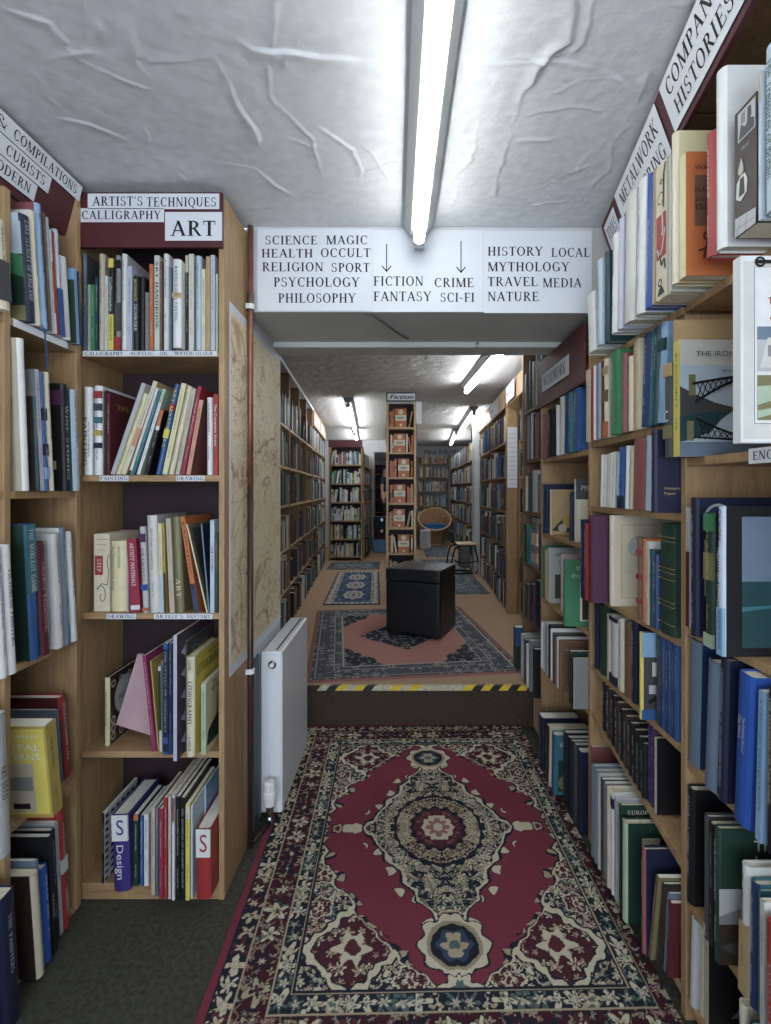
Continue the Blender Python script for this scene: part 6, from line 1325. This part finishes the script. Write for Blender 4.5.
# wicker tub chair with blue cushion, far end
WICK = mat('brown wicker', (150,116,82), rough=.8, var=.5, scale=60, bump=1.0)
WICKR = mat('pale wicker rim', (196,166,126), rough=.7, var=.3, scale=50, bump=.5)
t = thing('wicker_chair', 'round wicker tub chair with a blue cushion at the far end', 'chair', (.675,9.75,.231), 0)
m_ = MB(); n = 28; rings = []
for (k, (r, z, tilt)) in enumerate([(.16,.0,0),(.19,.12,0),(.22,.22,0),(.27,.32,.04),(.31,.42,.1),(.325,.50,.2),(.31,.50,.2),(.28,.40,.09),(.2,.31,.02),(.02,.29,0)]):
    b = len(m_.v)
    for i in range(n):
        a = 2*math.pi*i/n; m_.v.append((r*math.cos(a), r*.85*math.sin(a), z + tilt*math.sin(a)))
    rings.append(b)
im = m_.m(WICK)
for a, b in zip(rings, rings[1:]):
    for i in range(n): m_.f.append((a+i, a+(i+1)%n, b+(i+1)%n, b+i)); m_.mi.append(im)
m_.build('tub_shell', t, smooth=True)
m_ = MB(); m_.tube([(.322*math.cos(2*math.pi*i/36), .322*.85*math.sin(2*math.pi*i/36), .505+.2*math.sin(2*math.pi*i/36)) for i in range(37)], .02, WICKR, n=8); m_.build('rim', t, smooth=True)
cushion('cushion', -.21, .21, -.17, .17, .30, .40, mat('blue cushion cloth', (46,104,156), rough=.9), .03, .03, par=t)
m_ = MB(); m_.lathe([(.20,0),(.205,.02),(.18,.03)], (0,0,.001), WICKR, n=24); m_.build('base_ring', t)
# white sheet-covered stool left of the wicker chair, grey bag, black loudspeaker
t = thing('covered_stool', 'stool covered by a pale grey cloth beside the wicker chair', 'stool', (.46,9.2,.2305))
cushion('cloth_cover', -.1, .1, -.12, .12, .0, .33, mat('pale grey cloth', (176,178,184), rough=.9), .04, .02, par=t)
t = thing('shopping_bag', 'grey bag leaning by the bookcase behind the cantilever chair', 'bag', (.90,7.0,.231), 0)
cushion('bag_body', -.07, .07, -.11, .11, 0, .33, mat('grey bag cloth', (108,110,108), rough=.8, var=.2, scale=12), .03, .03, par=t)
for s in (-.04, .04):
    m_ = MB(); m_.tube([(s,-.06,.32),(s,-.04,.42),(s,.04,.42),(s,.06,.32)], .008, DARKM); m_.build('handle', t, smooth=True)
t = thing('loudspeaker', 'small black loudspeaker high up by the white pillar', 'loudspeaker', (.965,6.68,1.93), -math.pi/2 - .4)
cushion('cabinet', -.07, .07, 0, .1, 0, .2, BLK, .01, 0, par=t, n=3)
for (r, z) in ((.045,.07),(.025,.155)):
    m_ = MB(); m_.lathe([(r,-.006),(r*.7,-.002),(.01,-.004)], (0,0,z), DARKM, axis='y'); m_.build('driver_cone', t)
m_ = MB(); m_.tube([(0,.1,.1),(0,.14,.1)], .012, BLK); m_.build('wall_bracket', t)

# stacked storage trunks and blue crate in front of the far doorway
for k, (z, h, c, w, lab) in enumerate(((.222,.2,(40,62,84),.30,'dark blue trunk, lowest of the stack before the far doorway'),(.423,.19,(70,34,46),.29,'maroon trunk in the middle of the stack before the far doorway'),(.614,.2,(34,54,72),.30,'dark teal trunk on top of the stack before the far doorway'))):
    t = thing('storage_trunk', lab, 'trunk', (-.33,9.2,z), 0, 'stacked trunks before the far doorway'); mt = mat(f'trunk cloth {k}', c, rough=.7)
    cushion('trunk_body', -w/2, w/2, -.15, .15, 0, h*.78, mt, .006, 0, par=t, n=2); cushion('lid', -w/2-.004, w/2+.004, -.154, .154, h*.785, h-.002, mt, .006, 0, par=t, n=2)
    m_ = MB(); m_.box(-.02,.02,-.159,-.153,h*.6,h*.85,CHROME); m_.build('latch', t)
t = thing('plastic_crate', 'light blue plastic crate on the floor before the trunks', 'crate', (-.325,8.75,.222)); CR = mat('light blue plastic', (104,138,190), rough=.4)
m_ = MB(); m_.box(-.14,.14,-.1,.1,0,.012,CR); m_.build('crate_base', t)
for b_ in ((-.14,.14,-.1,-.09,0,.2),(-.14,.14,.09,.1,0,.2),(-.14,-.13,-.1,.1,0,.2),(.13,.14,-.1,.1,0,.2)):
    m_ = MB(); m_.box(*b_, CR); m_.build('crate_side', t)
m_ = MB(); 
for x in range(-5,6): m_.box(x*.024-.004, x*.024+.004, -.106, -.1, .01, .19, CR)
m_.build('ribs', t)
m_ = MB(); m_.box(-.145,.145,-.106,.106,.2,.215,CR); m_.build('lid', t)

# ------------------------------------------------------------------ the person beyond the doorway
SKIN = mat('skin', (206,158,132), rough=.55, var=.05); HAIR = mat('dark hair', (34,28,26), rough=.6, var=.3, scale=80); SHIRT = mat('dark blue t-shirt cloth', (40,52,72), rough=.85); TROU = mat('black trousers cloth', (26,26,32), rough=.85); SHOE = mat('dark shoes', (40,34,32), rough=.6)
def skin(name, verts, edges, radii, material, parent, root=0, sub=2):
    me = bpy.data.meshes.new(name); me.from_pydata(verts, edges, []); me.update(); me.materials.append(material)
    o = bpy.data.objects.new(name, me); COL.objects.link(o); o.parent = parent
    md = o.modifiers.new('skin', 'SKIN'); md.use_smooth_shade = True
    if not me.skin_vertices: me.skin_vertices.new() if hasattr(me.skin_vertices, 'new') else None
    lay = me.skin_vertices[0].data
    for i, r in enumerate(radii): lay[i].radius = r if isinstance(r, tuple) else (r, r)
    for i in range(len(verts)): lay[i].use_root = (i == root)
    s = o.modifiers.new('smooth', 'SUBSURF'); s.levels = sub; s.render_levels = sub
    return o
t = thing('person', 'person with short dark hair in a dark t-shirt standing beyond the far doorway', 'person', (-.43,14.2,.22), math.radians(65))
V, Ed, Ra = [], [], []
def vv(p, r, par=None):
    V.append(p); Ra.append(r); i = len(V)-1
    if par is not None: Ed.append((par, i))
    return i
pel = vv((0,0,.93),(.155,.105)); wa = vv((0,0,1.10),(.13,.095),pel); ch = vv((0,.01,1.30),(.155,.11),wa); nk0 = vv((0,0,1.44),(.075,.07),ch); nk = vv((0,-.01,1.50),(.052,.055),nk0); hd = vv((0,-.02,1.58),(.068,.085),nk); hd2 = vv((0,-.02,1.66),(.075,.092),hd); hd3 = vv((0,-.015,1.715),(.05,.06),hd2)
for s in (-1, 1):
    hp = vv((s*.09,0,.88),(.085,.09),pel); kn = vv((s*.10,-.02,.49),(.055,.058),hp); an = vv((s*.10,.02,.09),(.036,.04),kn); he = vv((s*.10,-.0,.045),(.036,.035),an); to = vv((s*.11,-.14,.03),(.036,.022),he)
    sh = vv((s*.17,0,1.40),(.058,.058),ch); el = vv((s*.23,-.02,1.13),(.04,.042),sh); wr = vv((s*.18,-.22,1.08) if s > 0 else (-.24,-.06,.90),(.026,.028),el)
    d = Vector((-.03,-.09,-.01)) if s > 0 else Vector((0,-.02,-.085))
    w0 = Vector(V[wr]); pm = vv(tuple(w0 + d*.55),(.034,.016) if s < 0 else (.03,.02),wr); 
    side = Vector((0,1,0)) if s < 0 else Vector((.3,0,-1)).normalized()
    for k, (off, ln) in enumerate(((-.03,.85),(-.010,1.0),(.010,.94),(.028,.75))):
        b = pm; f1 = vv(tuple(w0 + d*1.1 + side*off),(.0095,.0095),pm); f2 = vv(tuple(w0 + d*(1.1+.45*ln) + side*off*1.1 + Vector((0,.0,-.006))),(.0085,.0085),f1); f3 = vv(tuple(w0 + d*(1.1+.8*ln) + side*off*1.1 + Vector((.01*s,0,-.016))),(.0075,.0075),f2)
    t1 = vv(tuple(w0 + d*.6 - side*.045),(.011,.011),pm); t2 = vv(tuple(w0 + d*1.05 - side*.058),(.009,.009),t1)
body = skin('body', V, Ed, Ra, SKIN, t)
m_ = MB(); m_.lathe([(.001,-.03),(.012,-.02),(.015,-.008),(.008,.02),(.003,.035)], (0,-.115,1.615), SKIN, n=10); m_.build('nose', body, smooth=True)
for s in (-1, 1):
    m_ = MB(); m_.lathe([(.002,-.008),(.010,-.004),(.011,.002),(.004,.009)], (s*.03,-.102,1.645), HAIR, n=10); m_.build('eye', body, smooth=True)
    m_ = MB(); m_.lathe([(.004,-.03),(.014,-.02),(.018,.0),(.014,.022),(.004,.03)], (s*.082,-.01,1.63), SKIN, n=10); m_.build('ear', body, smooth=True)
m_ = MB(); m_.box(-.024,.024,-.107,-.098,1.565,1.573, mat('lips',(150,84,78))); bevel(m_.build('mouth', body), .003)
skin('hair', [(0,.01,1.60),(0,.02,1.67),(0,.0,1.73),(0,-.05,1.735)], [(0,1),(1,2),(2,3)], [(.074,.075),(.088,.088),(.075,.075),(.05,.04)], HAIR, t)
skin('t_shirt', [(0,0,.90),(0,0,1.10),(0,.01,1.30),(0,0,1.425),(-.17,0,1.405),(-.215,-.01,1.22),(.17,0,1.405),(.215,-.01,1.22)], [(0,1),(1,2),(2,3),(2,4),(4,5),(2,6),(6,7)], [(.168,.118),(.145,.11),(.17,.124),(.088,.084),(.072,.07),(.062,.062),(.072,.07),(.062,.062)], SHIRT, t)
skin('trousers', [(0,0,.97),(0,0,.90),(-.09,0,.86),(-.10,-.02,.49),(-.10,.015,.10),(.09,0,.86),(.10,-.02,.49),(.10,.015,.10)], [(0,1),(1,2),(2,3),(3,4),(1,5),(5,6),(6,7)], [(.162,.112),(.165,.115),(.097,.102),(.068,.072),(.058,.062),(.097,.102),(.068,.072),(.058,.062)], TROU, t)
for s in (-1, 1): skin('shoe', [(s*.10,.03,.045),(s*.105,-.06,.04),(s*.11,-.155,.03)], [(0,1),(1,2)], [(.046,.042),(.047,.036),(.04,.026)], SHOE, t)
# dark shelving seen in the passage beyond the person
t, *_ = case('dark bookcase in the passage beyond the person', (-.8,15.6), (.2,15.6), [.6,1.0,1.4,1.8], 2.1, .3, base=.221, shelf_mat=PINED, post_mat=PINED)

# ------------------------------------------------------------------ camera, world, exposure
cam = bpy.data.cameras.new('camera'); co = bpy.data.objects.new('camera', cam); COL.objects.link(co)
co.location = (0, 0, EYE); co.rotation_euler = (math.pi/2, 0, 0)
cam.sensor_fit = 'AUTO'; cam.sensor_width = 36.0; cam.lens = F / 1024 * 36.0
cam.shift_x = -(VX - 385.5) / 1024; cam.shift_y = -(512 - VY) / 1024
cam.clip_start = .02; cam.clip_end = 60
sc = bpy.context.scene; sc.camera = co
w = bpy.data.worlds.new('world'); sc.world = w; w.use_nodes = True
w.node_tree.nodes['Background'].inputs['Color'].default_value = (.78,.88,1.0,1); w.node_tree.nodes['Background'].inputs['Strength'].default_value = SKY
pl = bpy.data.lights.new('fill_window_portal', 'AREA'); pl.shape = 'RECTANGLE'; pl.size = 1.9; pl.size_y = 1.6; pl.cycles.is_portal = True  # guides sky sampling through the added fill window
po = bpy.data.objects.new('fill_window_portal', pl); COL.objects.link(po); po.location = (-.115, -1.63, 1.285); po.rotation_euler = (math.pi/2, 0, 0)
sc.view_settings.view_transform = 'Standard'; sc.view_settings.look = 'None'; sc.view_settings.gamma = 1.0; sc.view_settings.use_curve_mapping = False
sc.view_settings.exposure = EXPO
sc.cycles.max_bounces = 10; sc.cycles.diffuse_bounces = 6
